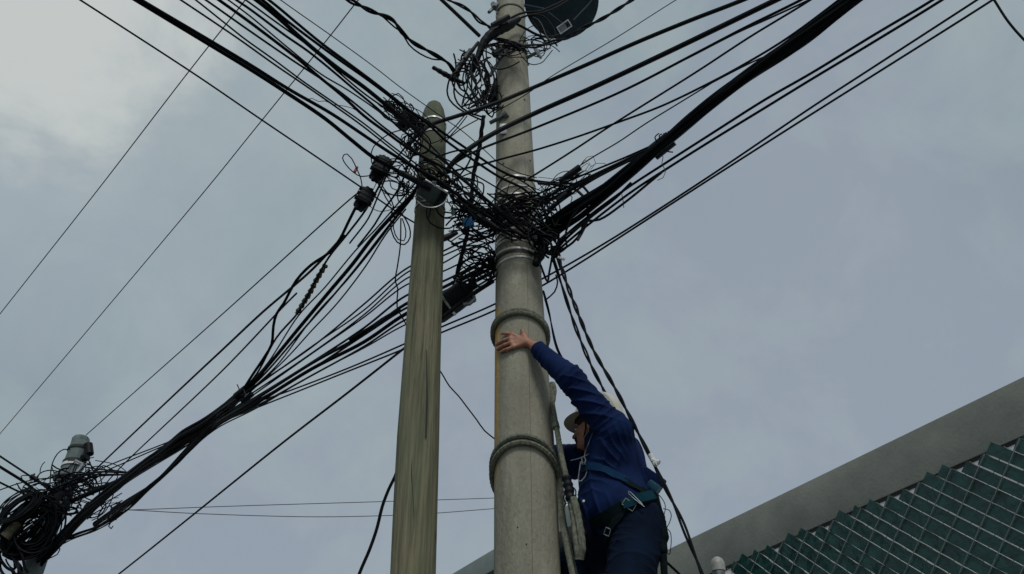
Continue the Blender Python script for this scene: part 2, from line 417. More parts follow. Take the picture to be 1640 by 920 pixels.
# near building with pale wall and raw concrete parapet beam
Ht = 3.25; pt = at_h(1640, 603, Ht); zt = CAMZ + Ht
b_root = empty('building', (pt.x, pt.y, 0), 'low building with pale wall and long raw concrete parapet at the right', 'building')
# beam depth from its lower edge
dd = pxdir(1640, 697); 
nrm = ND; tt = (Vector((pt.x, pt.y, 0)) - Vector((0, 0, 0))).dot(nrm) / Vector((dd.x, dd.y, 0)).dot(nrm)
zb = CAMZ + dd.z * tt
# where the near building ends on its far side (hidden by the lineman)
def u_of(px, py, ref):      # distance along the front at which the pixel column meets the front plane
    d = pxdir(px, py); t = Vector((ref.x, ref.y, 0)).dot(ND) / Vector((d.x, d.y, 0)).dot(ND)
    q = Vector((d.x * t, d.y * t, 0)); return (q - Vector((ref.x, ref.y, 0))).dot(UD)
uend = u_of(985, 925, pt)
mb = MB(); wallbox(mb, pt, -14, uend, -.28, 0, zb, zt); mb.build('parapet', M_conc2, b_root, bevel=.006)
mb = MB(); wallbox(mb, pt, -14, uend, -.26, -.010, zb - .022, zb - .002); mb.build('soffit_shade_strip', M_dark, b_root)  # added dark strip, paints the shade along the beam's underside
mb = MB(); wallbox(mb, pt, -14, uend - .02, -7, -.016, 0, zb - .024); mb.build('wall', M_paint, b_root)
# far building, taller, same front
Hf = 5.6; pf = at_h(790, 880, Hf); zf = CAMZ + Hf
dd = pxdir(790, 913); tt = Vector((pf.x, pf.y, 0)).dot(nrm) / Vector((dd.x, dd.y, 0)).dot(nrm); zfb = CAMZ + dd.z * tt
f_root = empty('building', (pf.x, pf.y, 0), 'grey building whose slanting parapet shows low between wooden pole and concrete pole', 'building')
u0 = u_of(938, 800, pf)
mb = MB(); wallbox(mb, pf, u0, 26, -.4, 0, zfb, zf); mb.build('parapet', M_conc3, f_root, bevel=.01)
mb = MB(); wallbox(mb, pf, u0 + .2, 26, -1.2, -.35, 0, zfb - .01); mb.build('wall', M_dark, f_root)

# boundary wall with green slatted chain-link fence on it
hf = 1.68; pq = at_h(1640, 701, hf); ztop = CAMZ + hf
ue = u_of(1166, 925, pq); FH = 1.25
fence = empty('chain_link_fence', (pq.x, pq.y, ztop - FH), 'chain-link fence woven with dark green privacy slats below the concrete parapet', 'fence')
mb = MB(); wallbox(mb, pq, -5, ue + .25, -.14, .06, 0, ztop - FH); o = mb.build('boundary_wall', M_pave, None, bevel=.006); tag(o, 'pale boundary wall under the green slatted fence', 'wall')
pitch = .074; org = Vector((pq.x, pq.y, ztop))
def fp(u, dn, n=0): return org + UD * u + Vector((0, 0, -dn)) + ND * n
wires = MB(); nmax = int((ue + 4.5) / pitch)
rnd = random.Random(3)
for i in range(-2, nmax + 20):
    us = ue - i * pitch          # start on the top edge
    for sgn in (1, -1):
        a = us; pts = []
        K = int(FH / (pitch / 2))
        for k in range(K + 1):
            u = a + sgn * (k * pitch / 2) * (1)
            if -4.5 <= u <= ue + .001: pts.append(fp(u, k * pitch / 2, ((.0075 if i % 2 else -.011) if sgn > 0 else .0) + (.001 if k % 2 else 0)))
        if len(pts) > 1: wires.tube(pts, .0019 if sgn > 0 else .0009, 5)
wires.build('mesh_wire', M_wire, fence)
ns = 0
for i in range(0, 62):
    # slat descends towards the near end (u decreases), between two neighbouring wires of that direction
    us = ue - i * pitch - pitch / 2; off = rnd.uniform(-.004, .004)
    pts = []; nr = []; Ld = rnd.uniform(-.022, .012)
    length = min(FH - .02, us + 4.5 + .0)
    if us < -1.6: break
    m_ = int(length / (pitch / 4)); tw = rnd.uniform(-.26, .26)
    for k in range(m_ + 1):
        dn = Ld + k * (length - Ld) / m_
        wv = .0038 * math.sin((dn - Ld) / (pitch / 2) * math.pi + i * math.pi)
        pts.append(fp(us - dn + off, dn - off, .0005 + wv - .004))
        nr.append((ND + UD * (.16 * math.cos(dn / (pitch / 2) * math.pi + i * 3.14) + tw) + Vector((0, 0, tw))).normalized())
    s = MB(); s.ribbon(pts, nr, .0492 * rnd.uniform(.95, 1.03), .0014); s.build('slat', M_slat, fence)
mb = MB(); pp = fp(ue + .055, 0); mb.tube([Vector((pp.x, pp.y, ztop - FH)), pp + Vector((0, 0, .02))], .030, 20); mb.build('post', M_steeldull, fence)
mb = MB(); mb.lathe(pp + Vector((0, 0, .0)), (0, 0, 1), [(.034, 0), (.035, .03), (.033, .045), (.026, .06), (.014, .070), (.002, .073)], 20); mb.build('post_cap', mat('pale_post_cap', (.36, .37, .35), .5, var=.3, scale=30), fence)

# ================================================================== POLES
def pole_from(rows, D, ext_top, name):
    """rows (y, x left, x right) in the photograph -> axis points and radii at distance D"""
    ax = []
    for y, xl, xr in rows:
        p = P((xl + xr) / 2, y, D); ax.append((p, (xr - xl) / 2 / F * depth_at((xl + xr) / 2, y, D)))
    return ax
def build_pole(rows, D, m, n=48, taper_top=None):
    ax = pole_from(rows, D, 0, '')
    a, b = ax[0], ax[-1] if len(ax) < 4 else ax[3]
    s = a[0].z / (b[0].z - a[0].z); g0 = a[0] - (b[0] - a[0]) * s; r0 = a[1] + min((a[1] - b[1]) * s, .05)
    g0.z = -.3
    pts = [g0] + [p for p, r in ax]; rad = [r0] + [r for p, r in ax]
    return pts, rad
con_rows = [(920, 791, 898), (800, 791.3, 893), (700, 791.6, 887), (560, 792.5, 875.5), (440, 793.7, 867), (300, 794, 857), (150, 794.8, 848.5), (104, 795.2, 845), (39, 795, 841.5), (-40, 796, 836), (-90, 797, 833)]
CD = 4.45
cpts, crad = build_pole(con_rows, CD, M_concrete)
def dense(pts, rad, k=6):
    P_, R_ = [], []
    for i in range(len(pts) - 1):
        for j in range(k):
            t = j / k; P_.append(pts[i].lerp(pts[i + 1], t)); R_.append(rad[i] * (1 - t) + rad[i + 1] * t)
    P_.append(pts[-1]); R_.append(rad[-1]); return P_, R_
def axis_at(z):
    for a, b, ra, rb in zip(cpts, cpts[1:], crad, crad[1:]):
        if a.z <= z <= b.z:
            t = (z - a.z) / (b.z - a.z); return a.lerp(b, t), ra * (1 - t) + rb * t
    return cpts[-1], crad[-1]
cpole = empty('utility_pole', (cpts[0].x, CD, 0), 'tall round concrete utility pole the lineman is hugging, wrapped with rope', 'utility pole')
pp, rr = dense(cpts, crad); mb = MB(); mb.tube(pp, rr, 64); mb.build('shaft', M_concrete, cpole, origin=(axis_at(4)[0].x, CD, 0))
def z_of_apex(y, D=CD):       # height at which the pole's near face shows at pixel row y
    z = 3
    for _ in range(12):
        a, r = axis_at(z); q = P(a.x, y, a.y - r); z = q.z
    return z
def ring(z, r_extra, w, tilt=(0, 0), thick=.0035, n=48, ax=axis_at, dark=False):
    c, r = ax(z); mb = MB(); m_ = n; b0 = 0
    for j in range(m_):
        a = 2 * math.pi * j / m_
        for dr, dz in ((r_extra, -w / 2), (r_extra + thick, -w / 2), (r_extra + thick, w / 2), (r_extra, w / 2)):
            x, y = math.cos(a) * (r + dr), math.sin(a) * (r + dr)
            mb.v.append(Vector((c.x + x, c.y + y, z + dz + tilt[0] * x + tilt[1] * y)))
    for j in range(m_):
        k = (j + 1) % m_
        for q in range(4): mb.f.append((j * 4 + q, k * 4 + q, k * 4 + (q + 1) % 4, j * 4 + (q + 1) % 4))
    return mb
rnd = random.Random(5)
for y in (281, 296, 309, 323, 338, 352, 366, 376, 384, 396, 412):
    z = z_of_apex(y); ring(z, .002, .014, (rnd.uniform(-.10, .10), rnd.uniform(-.05, .05)), .003).build('steel_band', M_bright, cpole)
for y in (402, 345): ring(z_of_apex(y), .001, .02, (0, 0), .002).build('rubber_band', M_bandk, cpole)
for y in (7, 72, 76): ring(z_of_apex(y), .002, .014, (0, 0), .004).build('steel_band', M_bandk, cpole)
# bolt holes and the small sawn-off bolt sleeve
for x, y in ((805, 154), (840, 160), (806, 263), (849, 258), (829, 845), (843, 872)):
    z = z_of_apex(y); a, r = axis_at(z); q = P(x, y, CD); dx = q.x - a.x; yy = a.y - math.sqrt(max(r * r - dx * dx, 0))
    q = P(x, y, yy); nn = (Vector((q.x - a.x, q.y - a.y, 0))).normalized()
    mb = MB(); mb.tube([q - nn * .01, q + nn * .0012], .009 if y < 800 else .004, 10); mb.build('bolt_hole', M_dark, cpole)
def pole_pt(x, y, off=0.0):
    """point on the concrete pole's near surface (plus off) seen at pixel x, y"""
    D_ = CD - .15
    for _ in range(8):
        q = P(x, y, D_); a, r = axis_at(q.z); dx = q.x - a.x; rr = r + off
        D_ = a.y - math.sqrt(max(rr * rr - dx * dx, 0))
    return P(x, y, D_)
q = pole_pt(801, 192, .0); mb = MB(); mb.tube([q + Vector((-.07, .02, -.01)), q + Vector((.03, -.03, .008))], .014, 12); mb.tube([q + Vector((.028, -.03, .0)), q + Vector((.05, -.045, .01))], .026, 12); mb.build('bolt_sleeve', M_steeldull, cpole)
q = pole_pt(806, 207, .01); mb = MB(); mb.box(q, (.05, .01, .10)); mb.build('back_plate', M_steeldull, cpole, bevel=.003)
# bracket stub with eye hooks on the right, anchor hook on the left of the top
q = P(846, 92, 4.40); e = P(864, 82, 4.30); mb = MB(); mb.tube([P(841, 90, 4.42), q, e], .013, 10); mb.tube([P(858, 78, 4.3), P(866, 93, 4.3)], .011, 8); mb.tube([P(854, 74, 4.3), P(862, 90, 4.3)], .009, 8); mb.tube([P(841, 98, 4.42), P(846, 104, 4.42)], .012, 8); mb.build('hook_bracket', M_steeldull, cpole)
mb = MB(); mb.tube([P(802, 2, 4.42), P(783, 20, 4.35)], .013, 8); mb.tube([P(790, 7, 4.38), P(792, 13, 4.36)], .022, 8); mb.tube([P(793, 10, 4.38), P(796, 22, 4.38)], .008, 6); mb.build('anchor_hook', M_steeldull, cpole)

wood_rows = [(920, 625, 698), (800, 630.5, 701), (700, 636, 703.5), (560, 647, 706), (400, 660, 710.5), (330, 665.5, 712.5), (240, 672, 714), (200, 674.5, 714), (188, 676, 713.3), (178, 679.5, 711), (170, 684, 707), (165, 690, 701)]
WD = 4.3
wpts, wrad = build_pole(wood_rows, WD, M_wood)
wpole = empty('utility_pole', (wpts[0].x, WD, 0), 'weathered wooden utility pole with rounded top left of the concrete pole', 'utility pole')
pp, rr = dense(wpts, wrad); mb = MB(); mb.tube(pp, rr, 56)
ow = mb.build('shaft', M_wood, wpole, origin=(wpts[4].x, WD, 0))
rnd = random.Random(2)
for v in ow.data.vertices:      # slightly out of round, checks down the grain
    a = math.atan2(v.co.y, v.co.x); k = 1 + .012 * math.sin(3 * a + v.co.z * .7) + .006 * math.sin(9 * a + v.co.z * 1.3)
    v.co.x *= 1; v.co.y = v.co.y * k
def w_axis(z):
    for a, b, ra, rb in zip(wpts, wpts[1:], wrad, wrad[1:]):
        if a.z <= z <= b.z:
            t = (z - a.z) / (b.z - a.z); return a.lerp(b, t), ra * (1 - t) + rb * t
    return wpts[-1], wrad[-1]
def wz(y): return P(690, y, WD - .09).z
for y in (186, 207, 262, 300, 322): ring(wz(y), .002, .013, (.04, -.03), .003, ax=w_axis).build('steel_band', M_bright if y < 290 else M_steel, wpole)
# a long drying check down the wooden pole
for xs in ([(661, 250 + 455), (659, 760), (663, 820), (661, 860)], [(683, 560), (684, 640), (682, 700)]):
    pts = [P(x, y, WD - w_axis(P(x, y, WD - .1).z)[1] * .99) for x, y in xs]
    pts = [p + Vector((0, .004, 0)) for p in pts]
    mb = MB(); mb.tube([Vector(q) for q in pts], [.002, .004, .004, .002][:len(pts)], 6); mb.build('drying_crack', M_dark, wpole)

far_rows = [(920, 33, 68), (868, 52.5, 85.5), (800, 79, 112), (735, 105, 138), (720, 110.5, 141), (704, 116, 143)]
FDD = 9.6
fpts, frad = build_pole(far_rows, FDD, M_farpole)
# silhouettes of a leaning pole are cut across its axis, not along the row
frad = [r * .95 for r in frad]
fpole = empty('utility_pole', (fpts[0].x, FDD, 0), 'distant grey concrete pole leaning in the lower left corner under coiled cable', 'utility pole')
pp, rr = dense(fpts, frad, 4); mb = MB(); mb.tube(pp, rr, 32); mb.build('shaft', M_farpole, fpole, origin=(fpts[2].x, FDD, 0))
mb = MB(); d_ = (fpts[-1] - fpts[-2]).normalized(); mb.lathe(fpts[-1], d_, [(frad[-1] * 1.04, -.05), (frad[-1] * 1.05, 0), (frad[-1] * .9, .02), (.01, .03)], 28); mb.build('cap', M_farpole, fpole)
def f_axis(z):
    for a, b, ra, rb in zip(fpts, fpts[1:], frad, frad[1:]):
        if a.z <= z <= b.z:
            t = (z - a.z) / (b.z - a.z); return a.lerp(b, t), ra * (1 - t) + rb * t
    return fpts[-1], frad[-1]
for y, m_, w_, til in ((714, M_bandk, .03, .12), (737, M_bandk, .05, .1), (741, M_bright, .035, .1), (760, M_bandk, .03, 0), (771, M_bright, .02, .0), (785, M_bandk, .03, 0)):
    ring(P(120, y, FDD - .1).z, .004, w_, (til, 0), .008, ax=f_axis).build('steel_band' if m_ is M_bright else 'clamp_band', m_, fpole)
mb = MB(); mb.tube([P(141, 712, FDD - .1), P(143, 728, FDD - .1)], .05, 10); mb.tube([P(133, 735, FDD - .12), P(140, 731, FDD - .14)], .05, 8); mb.build('clamp', M_plastic, fpole)
mb = MB(); mb.tube([P(112, 772, FDD - .2), P(133, 744, FDD - .2)], .02, 8); mb.tube([P(134, 744, FDD - .2), P(121, 738, FDD - .16)], .015, 8); mb.build('stay_rod', M_steel, fpole)
mb = MB(); mb.tube([P(88, 760, FDD - .18), P(110, 758, FDD - .2), P(111, 752, FDD - .2)], .015, 6); mb.tube([P(86, 768, FDD - .18), P(106, 768, FDD - .2)], .022, 6); mb.build('cross_bracket', M_steeldull, fpole)

# ================================================================== CABLES
ordn = ['first', 'second', 'third', 'fourth', 'fifth', 'sixth', 'seventh', 'eighth', 'ninth', 'tenth', 'eleventh', 'twelfth', 'thirteenth', 'fourteenth']
GUL = 'cables crossing the top edge left of the poles'
UL = [
 (3.0, [(60, -44, 2.9), (128, 0), (310, 118), (420, 193), (500, 247), (575, 298), (655, 352, 4.5), (711, 381), (790, 430, 4.55)], 'lone black cable below and left of the thick pair, reaching the wooden pole'),
 (5.5, [(120, -64), (225, 0, 2.9), (337, 66), (405, 107), (462, 143), (530, 182), (596, 226), (628, 247), (672, 273, 3.95), (700, 288), (745, 322), (790, 352, 4.15), (850, 385, 4.2)], 'upper cable of the thick pair running down from the upper left'),
 (6.5, [(112, -64), (217, 0, 2.9), (331, 69), (400, 111), (456, 147), (520, 190), (563, 225), (597, 252), (622, 266), (650, 281, 4.0), (683, 300, 4.05)], 'lower cable of the thick pair, ending in a sleeve at the wooden pole'),
 (3.0, [(210, -52), (289, 0, 2.9), (381, 62), (440, 104), (481, 132), (530, 166), (579, 201), (612, 227), (661, 265, 3.95), (705, 297), (745, 335), (800, 372, 4.2)], None),
 (2.8, [(240, -55), (313, 0, 2.95), (362, 39), (391, 62), (440, 97), (483, 129), (532, 163), (581, 197), (625, 232), (665, 262, 3.95), (712, 300), (770, 350, 4.1), (835, 385, 4.2)], None),
 (3.4, [(250, -54), (329, 0, 3.0), (400, 50), (470, 98), (537, 142), (583, 178), (612, 202), (648, 229, 3.95), (700, 270), (760, 322, 4.1), (822, 372, 4.2)], None),
 (5.0, [(276, -52), (350, 0, 3.0), (400, 36), (481, 98), (508, 121), (547, 153), (583, 186), (618, 212), (654, 238, 3.9), (690, 258), (727, 278), (765, 308), (811, 349, 4.15), (862, 392, 4.25)], None),
 (2.6, [(290, -53), (365, 0, 3.0), (400, 26), (465, 80), (514, 119), (556, 144), (600, 174), (640, 205), (690, 243, 3.95), (733, 265), (794, 300), (824, 319, 4.12), (845, 340, 4.2)], None),
 (4.0, [(304, -53), (378, 0, 3.0), (400, 15), (455, 56), (494, 83), (530, 112), (563, 140), (596, 167), (625, 192), (665, 225, 3.95), (715, 262), (770, 312), (850, 374, 4.2)], None),
 (3.0, [(320, -50), (393, 0, 3.05), (430, 27), (498, 77), (540, 114), (583, 150), (640, 190), (680, 224, 3.95), (730, 275), (775, 322), (815, 362, 4.16)], None),
 (7.0, [(335, -52), (410, 0, 3.05), (439, 23), (485, 64), (511, 86), (547, 114), (583, 140), (615, 166), (650, 195), (676, 218, 3.95)], None),
 (4.6, [(345, -52), (420, 0, 3.05), (455, 30), (498, 63), (543, 96), (583, 124), (622, 153), (648, 173), (680, 192, 3.95), (707, 211), (760, 247), (800, 273, 4.2), (826, 284), (870, 292, 4.25), (935, 300, 4.2), (948, 325, 4.2)], None),
 (4.6, [(355, -52), (430, 0, 3.05), (481, 42), (514, 69), (553, 98), (596, 130), (628, 155), (654, 176), (690, 203, 3.95), (712, 224), (760, 258), (800, 284, 4.2), (840, 304), (864, 330, 4.26)], None),
 (1.7, [(380, -52), (449, 0, 3.1), (527, 55), (596, 105), (641, 140), (677, 166, 4.0), (711, 190), (740, 210), (775, 240), (800, 262, 4.2), (830, 277), (860, 285, 4.2)], 'thin wire right of the bundle, touching the top of the wooden pole'),
]
for i, (w, pts, lab) in enumerate(UL):
    if lab is None: lab = 'black cable, %s from the left among the dozen between thick pair and thin wire' % ordn[i - 3]
    cable(lab, w, pts, group=GUL, m=M_black if i % 3 else M_black, ref=(600, 200, 3.7), name='wire' if w < 2 else 'cable')
mb = MB(); mb.tube(path([(640, 277, 3.98), (650, 281, 3.98), (668, 291, 4.0), (684, 300, 4.03)], 5), [px2m(5, [(660, 290, 4)])] * 2 + [px2m(5.2, [(660, 290, 4)])] * (len(path([(640, 277, 3.98), (650, 281, 3.98), (668, 291, 4.0), (684, 300, 4.03)], 5)) - 2), 12)
tag(mb.build('cable_sleeve', M_plastic), 'thick dark sleeve on a cable end clamped to the wooden pole', 'cable sleeve')

GR = 'cables rising to the upper right'
RR = [
 (7.0, [(1300, -48), (1190, 0, 3.4), (1105, 33), (1020, 68), (930, 108), (860, 138, 4.2), (795, 165), (723, 189), (692, 199, 4.1), (672, 213), (655, 230, 4.0)], 'uppermost thick cable rising right from the wooden pole top'),
 (8.5, [(1340, -46), (1243, 0, 3.2), (1150, 45), (1052, 92), (950, 140), (860, 180, 4.15), (790, 214), (749, 240, 4.1), (728, 258), (714, 276, 4.15)], 'thickest single cable rising right across the concrete pole'),
 (4.2, [(1370, -48), (1283, 0, 3.1), (1190, 46), (1106, 90), (997, 146), (860, 204, 4.2), (756, 245, 4.1), (728, 262), (705, 283, 4.15)], 'middle cable rising right just beneath the thickest single cable'),
 (3.0, [(1370, -36), (1296, 0, 3.1), (1240, 26), (1180, 53), (1106, 91, 3.6), (1060, 114, 3.75)], 'short spur cable merging into the middle cable near the top'),
 (3.2, [(1370, -50), (1298, 0, 3.0), (1200, 60), (1116, 115), (979, 201), (920, 240), (860, 278, 4.22), (840, 290, 4.2)], 'cable with a small splice, rising right from the banded part of the pole'),
 (3.4, [(1420, -60), (1344, 0, 3.0), (1257, 64), (1180, 110), (1129, 137), (1060, 170), (988, 197), (920, 221), (860, 240, 4.2), (811, 253), (755, 268), (728, 274), (700, 284, 4.15)], 'bent cable flattening towards the poles below the straighter ones'),
 (2.6, [(1440, -70), (1352, 0, 3.0), (1300, 43), (1250, 80), (1215, 95), (1180, 112, 3.4), (1140, 133, 3.55)], 'short cable peeling off the thick bundle near the top'),
 (2.2, [(1185, 109, 3.4), (1160, 121), (1129, 140), (1080, 170), (1033, 199), (990, 228), (951, 251), (925, 268, 4.1)], 'thin cable leading down into the small black splice tube'),
 (1.5, [(1150, -40), (1083, 0, 3.9), (985, 62), (878, 126, 4.2), (845, 150), (797, 178, 4.28)], 'thinnest wire at the top, passing behind the uppermost thick cable'),
 (4.0, [(1640, -95), (1494, 0, 2.85), (1400, 56), (1300, 117), (1225, 160), (1140, 214), (1065, 262), (1011, 297), (950, 341), (905, 378, 4.3), (880, 408, 4.35)], 'upper cable of the closely spaced pair right of the thick bundle'),
 (4.0, [(1640, -85), (1509, 0, 2.85), (1400, 67), (1300, 127), (1225, 173), (1140, 225), (1075, 266), (1015, 305), (955, 350), (912, 385, 4.3), (884, 410, 4.35)], 'lower cable of the closely spaced pair right of the thick bundle'),
]
for w, pts, lab in RR: cable(lab, w, pts, group=GR, name='wire' if w < 1.6 else 'cable', m=M_black2 if w > 6.5 else M_black)
GE = 'pair of long cables passing behind both poles'
for k, (w, pts) in enumerate([
 (3.2, [(1640, -49), (1565, 0, 3.0), (1400, 107), (1300, 172), (1134, 284), (988, 378), (919, 419), (870, 446, 4.75), (793, 487), (707, 524), (648, 551, 5.4), (560, 589), (456, 629), (382, 655), (282, 703), (178, 744, 8.8), (120, 770, 9.4)]),
 (3.2, [(1664, -49), (1590, 0, 3.0), (1400, 120), (1300, 183), (1134, 289), (990, 382), (931, 420), (870, 457, 4.75), (793, 497), (707, 533), (645, 560, 5.4), (560, 594), (480, 626), (397, 659), (289, 703), (182, 749, 8.8), (120, 776, 9.4)])]):
    cable('%s cable of the long pair running right edge to distant pole below all others' % ('upper', 'lower')[k], w, pts, group=GE, ref=(870, 450, 4.75))
cable('lone cable dropping from the wooden pole to the bottom edge', 3.0, [(660, 548, 4.6), (645, 560, 4.7), (560, 627), (456, 707), (293, 838), (190, 920), (-300, 1300, 20.5)], ref=(400, 750, 7))
cable('short black cable cutting the top right corner', 4.2, [(1560, -50, 3.2), (1592, 0), (1614, 34), (1640, 64), (1700, 120, 3.4)], m=M_black2)
# far power lines
cable('thin power line at the far left, leftmost of the two', 1.8, [(430, -48, 6.2), (393, 0), (303, 114), (160, 300), (0, 503), (-500, 1137, 37)], name='power_line', cat='power line', group='thin far power lines', ref=(303, 114, 7.6))
cable('thin power line crossing the bundle, right of the leftmost one', 1.8, [(610, -42, 6.2), (574, 0), (530, 56), (400, 217), (333, 300), (0, 695), (-400, 1164, 38)], name='power_line', cat='power line', group='thin far power lines', ref=(303, 114, 7.6))
cable('finest straight wire from the lower splice box to the distant pole top', 1.4, [(575, 308, 4.4), (560, 320), (360, 500), (138, 697, 9.6)], name='wire')
cable('straight cable left of the main trunk, ending above the distant pole', 2.6, [(552, 378, 4.5), (548, 381), (499, 433), (421, 500), (360, 557), (300, 613), (171, 735, 9.3), (140, 765, 9.6)])
cable('thinner straight cable between trunk and its parallel neighbour', 1.9, [(475, 470, 5.0), (455, 490), (360, 590), (190, 752), (165, 780, 9.5)])
cable('upper faint horizontal wire low behind the poles', 1.1, [(190, 817, 9.3), (205, 817), (370, 811), (600, 804), (790, 798), (1000, 790, 11)], name='wire', m=M_grey, group='faint horizontal wires')
cable('lower faint horizontal wire low behind the poles', 1.1, [(190, 817, 9.3), (205, 817), (320, 823), (500, 828), (620, 826), (700, 822), (790, 815), (1000, 800, 11)], name='wire', m=M_grey, group='faint horizontal wires')
# thick right bundle
bundle('thick lashed bundle of black cables rising to the upper right', [(1480, -78), (1363, 0, 2.85), (1262, 79), (1180, 134), (1116, 183), (1061, 232), (1025, 262), (975, 302), (925, 338), (885, 368, 4.3), (870, 388, 4.38)], [24, 24, 24, 23, 21, 18, 21, 26, 32, 32, 20], 26, seed=3)
mb = MB(); c0 = path([(1075, 222, 3.72), (1045, 246, 3.8)], 4); mb.tube(c0, px2m(13.5, [(1060, 232, 3.75)]), 14)
for k in range(4):
    a = path([(1052 + k * 6, 228 - k * 2, 3.72), (1049 + k * 7, 220 - k * 3, 3.7), (1055 + k * 5, 214 + k, 3.7)], 3); mb.tube(a, .004, 5)
mb.tube(path([(1062, 238, 3.7), (1070, 243, 3.7), (1078, 244, 3.7)], 3), .004, 5)
tag(mb.build('cable_tie', M_plastic), 'knotted black tape tie around the thick right bundle', 'cable tie')
GF = 'cables fanning from the tape tie to the concrete pole'
fan = [(3.2, [(1052, 230, 3.78), (1000, 253), (949, 274), (904, 293), (862, 311, 4.25), (845, 322, 4.28)]),
       (3.6, [(1050, 234, 3.78), (985, 264), (930, 290), (895, 306), (860, 322, 4.25), (838, 333, 4.28)]),
       (4.4, [(1050, 237, 3.78), (990, 266), (950, 286), (915, 304), (862, 328, 4.25), (832, 345, 4.28)]),
       (3.4, [(1046, 240, 3.8), (980, 272), (945, 291), (918, 309), (890, 330), (870, 352, 4.25)]),
       (3.0, [(1046, 236, 3.8), (975, 270), (930, 294), (893, 316), (850, 336), (826, 352, 4.28)])]
for i, (w, p) in enumerate(fan): cable('black cable, %s from the top where the tied bundle fans out to the pole' % ordn[i], w, p, group=GF)
GS = 'slack cables under the thick right bundle'
sl = [(4.4, [(1011, 293, 3.9), (985, 318), (950, 345), (918, 372), (895, 395, 4.3), (884, 415, 4.35)], 0, 'slack cable nearest beneath the thick right bundle'),
      (4.0, [(1060, 276, 3.8), (1000, 325), (960, 352), (936, 356), (931, 372), (917, 389), (904, 398), (893, 404, 4.32)], 0, 'slack cable making the widest loop right of the steel bands'),
      (3.4, [(930, 330, 4.1), (915, 350), (905, 380), (908, 396), (893, 407, 4.32), (884, 420, 4.35)], 0, 'slack cable making the narrow inner loop beside the bands'),
      (3.0, [(950, 342, 4.1), (925, 366), (905, 376), (892, 390), (890, 405, 4.3), (897, 430, 4.35)], 0, 'slack cable hooked close to the bracket plate'),
      (5.0, [(862, 294, 4.25), (900, 297), (925, 306), (938, 322), (942, 345), (936, 365), (925, 385, 4.2)], 0, 'stiff cable arching over the fan and diving behind the bundle')]
for w, p, tw, lab in sl: cable(lab, w, p, group=GS, twist=tw)
# down drops
cable('twisted service cable dropping right of the lineman past his helmet', 7.0, [(893, 403, 4.3), (903, 440), (925, 500), (950, 560), (985, 622), (1015, 680), (1043, 735, 4.2), (1060, 770), (1085, 820), (1105, 870), (1128, 930), (1190, 1130, 4.0)], name='service_cable', twist=2)
mb = MB(); mb.tube(path([(1041, 728, 4.19), (1051, 746, 4.19)], 4), px2m(4.6, [(1048, 735, 4.2)]), 10); mb.tube([P(1044, 737, 4.18), P(1056, 741, 4.16)], .011, 8); mb.tube([P(1052, 742, 4.16), P(1048, 744, 4.17)], .014, 8)
tag(mb.build('wire_tag', M_white), 'white tape tag on the twisted drop cable', 'tag')
cable('dark cable dropping behind the helmet', 5.6, [(884, 408, 4.33), (899, 455), (922, 525), (948, 588), (968, 628, 4.6), (990, 690), (1010, 760, 4.8)], name='service_cable', twist=2)
cable('short drop cable disappearing behind the raised sleeve', 4.2, [(870, 466, 4.55), (879, 500), (893, 560, 4.5), (912, 592), (938, 632), (960, 680, 4.75)], name='service_cable', twist=2)
cable('v-shaped loose cable ends under the black clamp', 3.6, [(866, 425, 4.3), (877, 452, 4.3), (879, 440), (884, 412, 4.3), (886, 395, 4.3)])
cable('thin curved cable joining drop and pole under the bracket', 2.6, [(890, 440, 4.3), (893, 452), (888, 468), (872, 482, 4.4)])
cable('black cable curving out from behind the wooden pole to the bottom edge', 6.2, [(655, 700, 4.55), (633, 762), (622, 785), (612, 812), (604, 845), (592, 880), (575, 920), (505, 1120, 4.4)], name='service_cable')
cable('thin slack wire between wooden pole and concrete pole', 2.4, [(690, 575, 4.45), (706, 596), (720, 619), (734, 634), (750, 655), (763, 672), (776, 690), (792, 703, 4.6)], name='wire')
cable('pair of wires leading away under the lineman tool straps', 4.0, [(1040, 880, 4.7), (1064, 898), (1086, 918), (1210, 1040, 5.4)])

# lower left trunk
bundle('thick main trunk of lashed cables running down to the distant pole', [(402, 615, 5.6), (385, 632), (360, 655), (330, 680), (300, 699), (268, 722), (237, 740), (203, 765), (169, 793), (121, 836), (85, 876, 9.4), (60, 905, 9.6)], [10, 15, 20, 22, 24, 22, 18, 15, 15, 19, 24, 18], 22, seed=8)
bundle('thinner lower trunk of cables beneath the main trunk', [(380, 655, 5.8), (352, 672), (308, 716), (272, 752), (234, 785), (203, 814), (158, 844), (119, 859), (92, 872, 9.4)], [8, 9, 8, 8, 9, 12, 11, 10, 10], 9, seed=9)
cable('cable branching off the trunk straight to the distant pole', 8.0, [(205, 764, 8.6), (180, 775), (158, 784), (119, 801), (95, 812, 9.4)], ref=(160, 780, 9))
for i, (x, y) in enumerate(((386, 630), (396, 638))):
    mb = MB(); D_ = 5.6; mb.tube(path([(x + 8, y - 7, D_), (x - 8, y + 6, D_ + .05)], 4), px2m(6.5 - 2 * i, [(x, y, D_)]), 12); mb.tube([P(x - 2, y - 4, D_ - .1), P(x - 6, y - 14, D_ - .1)], .004, 5)
    tag(mb.build('cable_tie', M_plastic), ('black tape tie where the trunk starts to fan out', 'smaller black tie just right of the trunk tie')[i], 'cable tie')
GA = 'cables climbing from the trunk to the splice boxes'
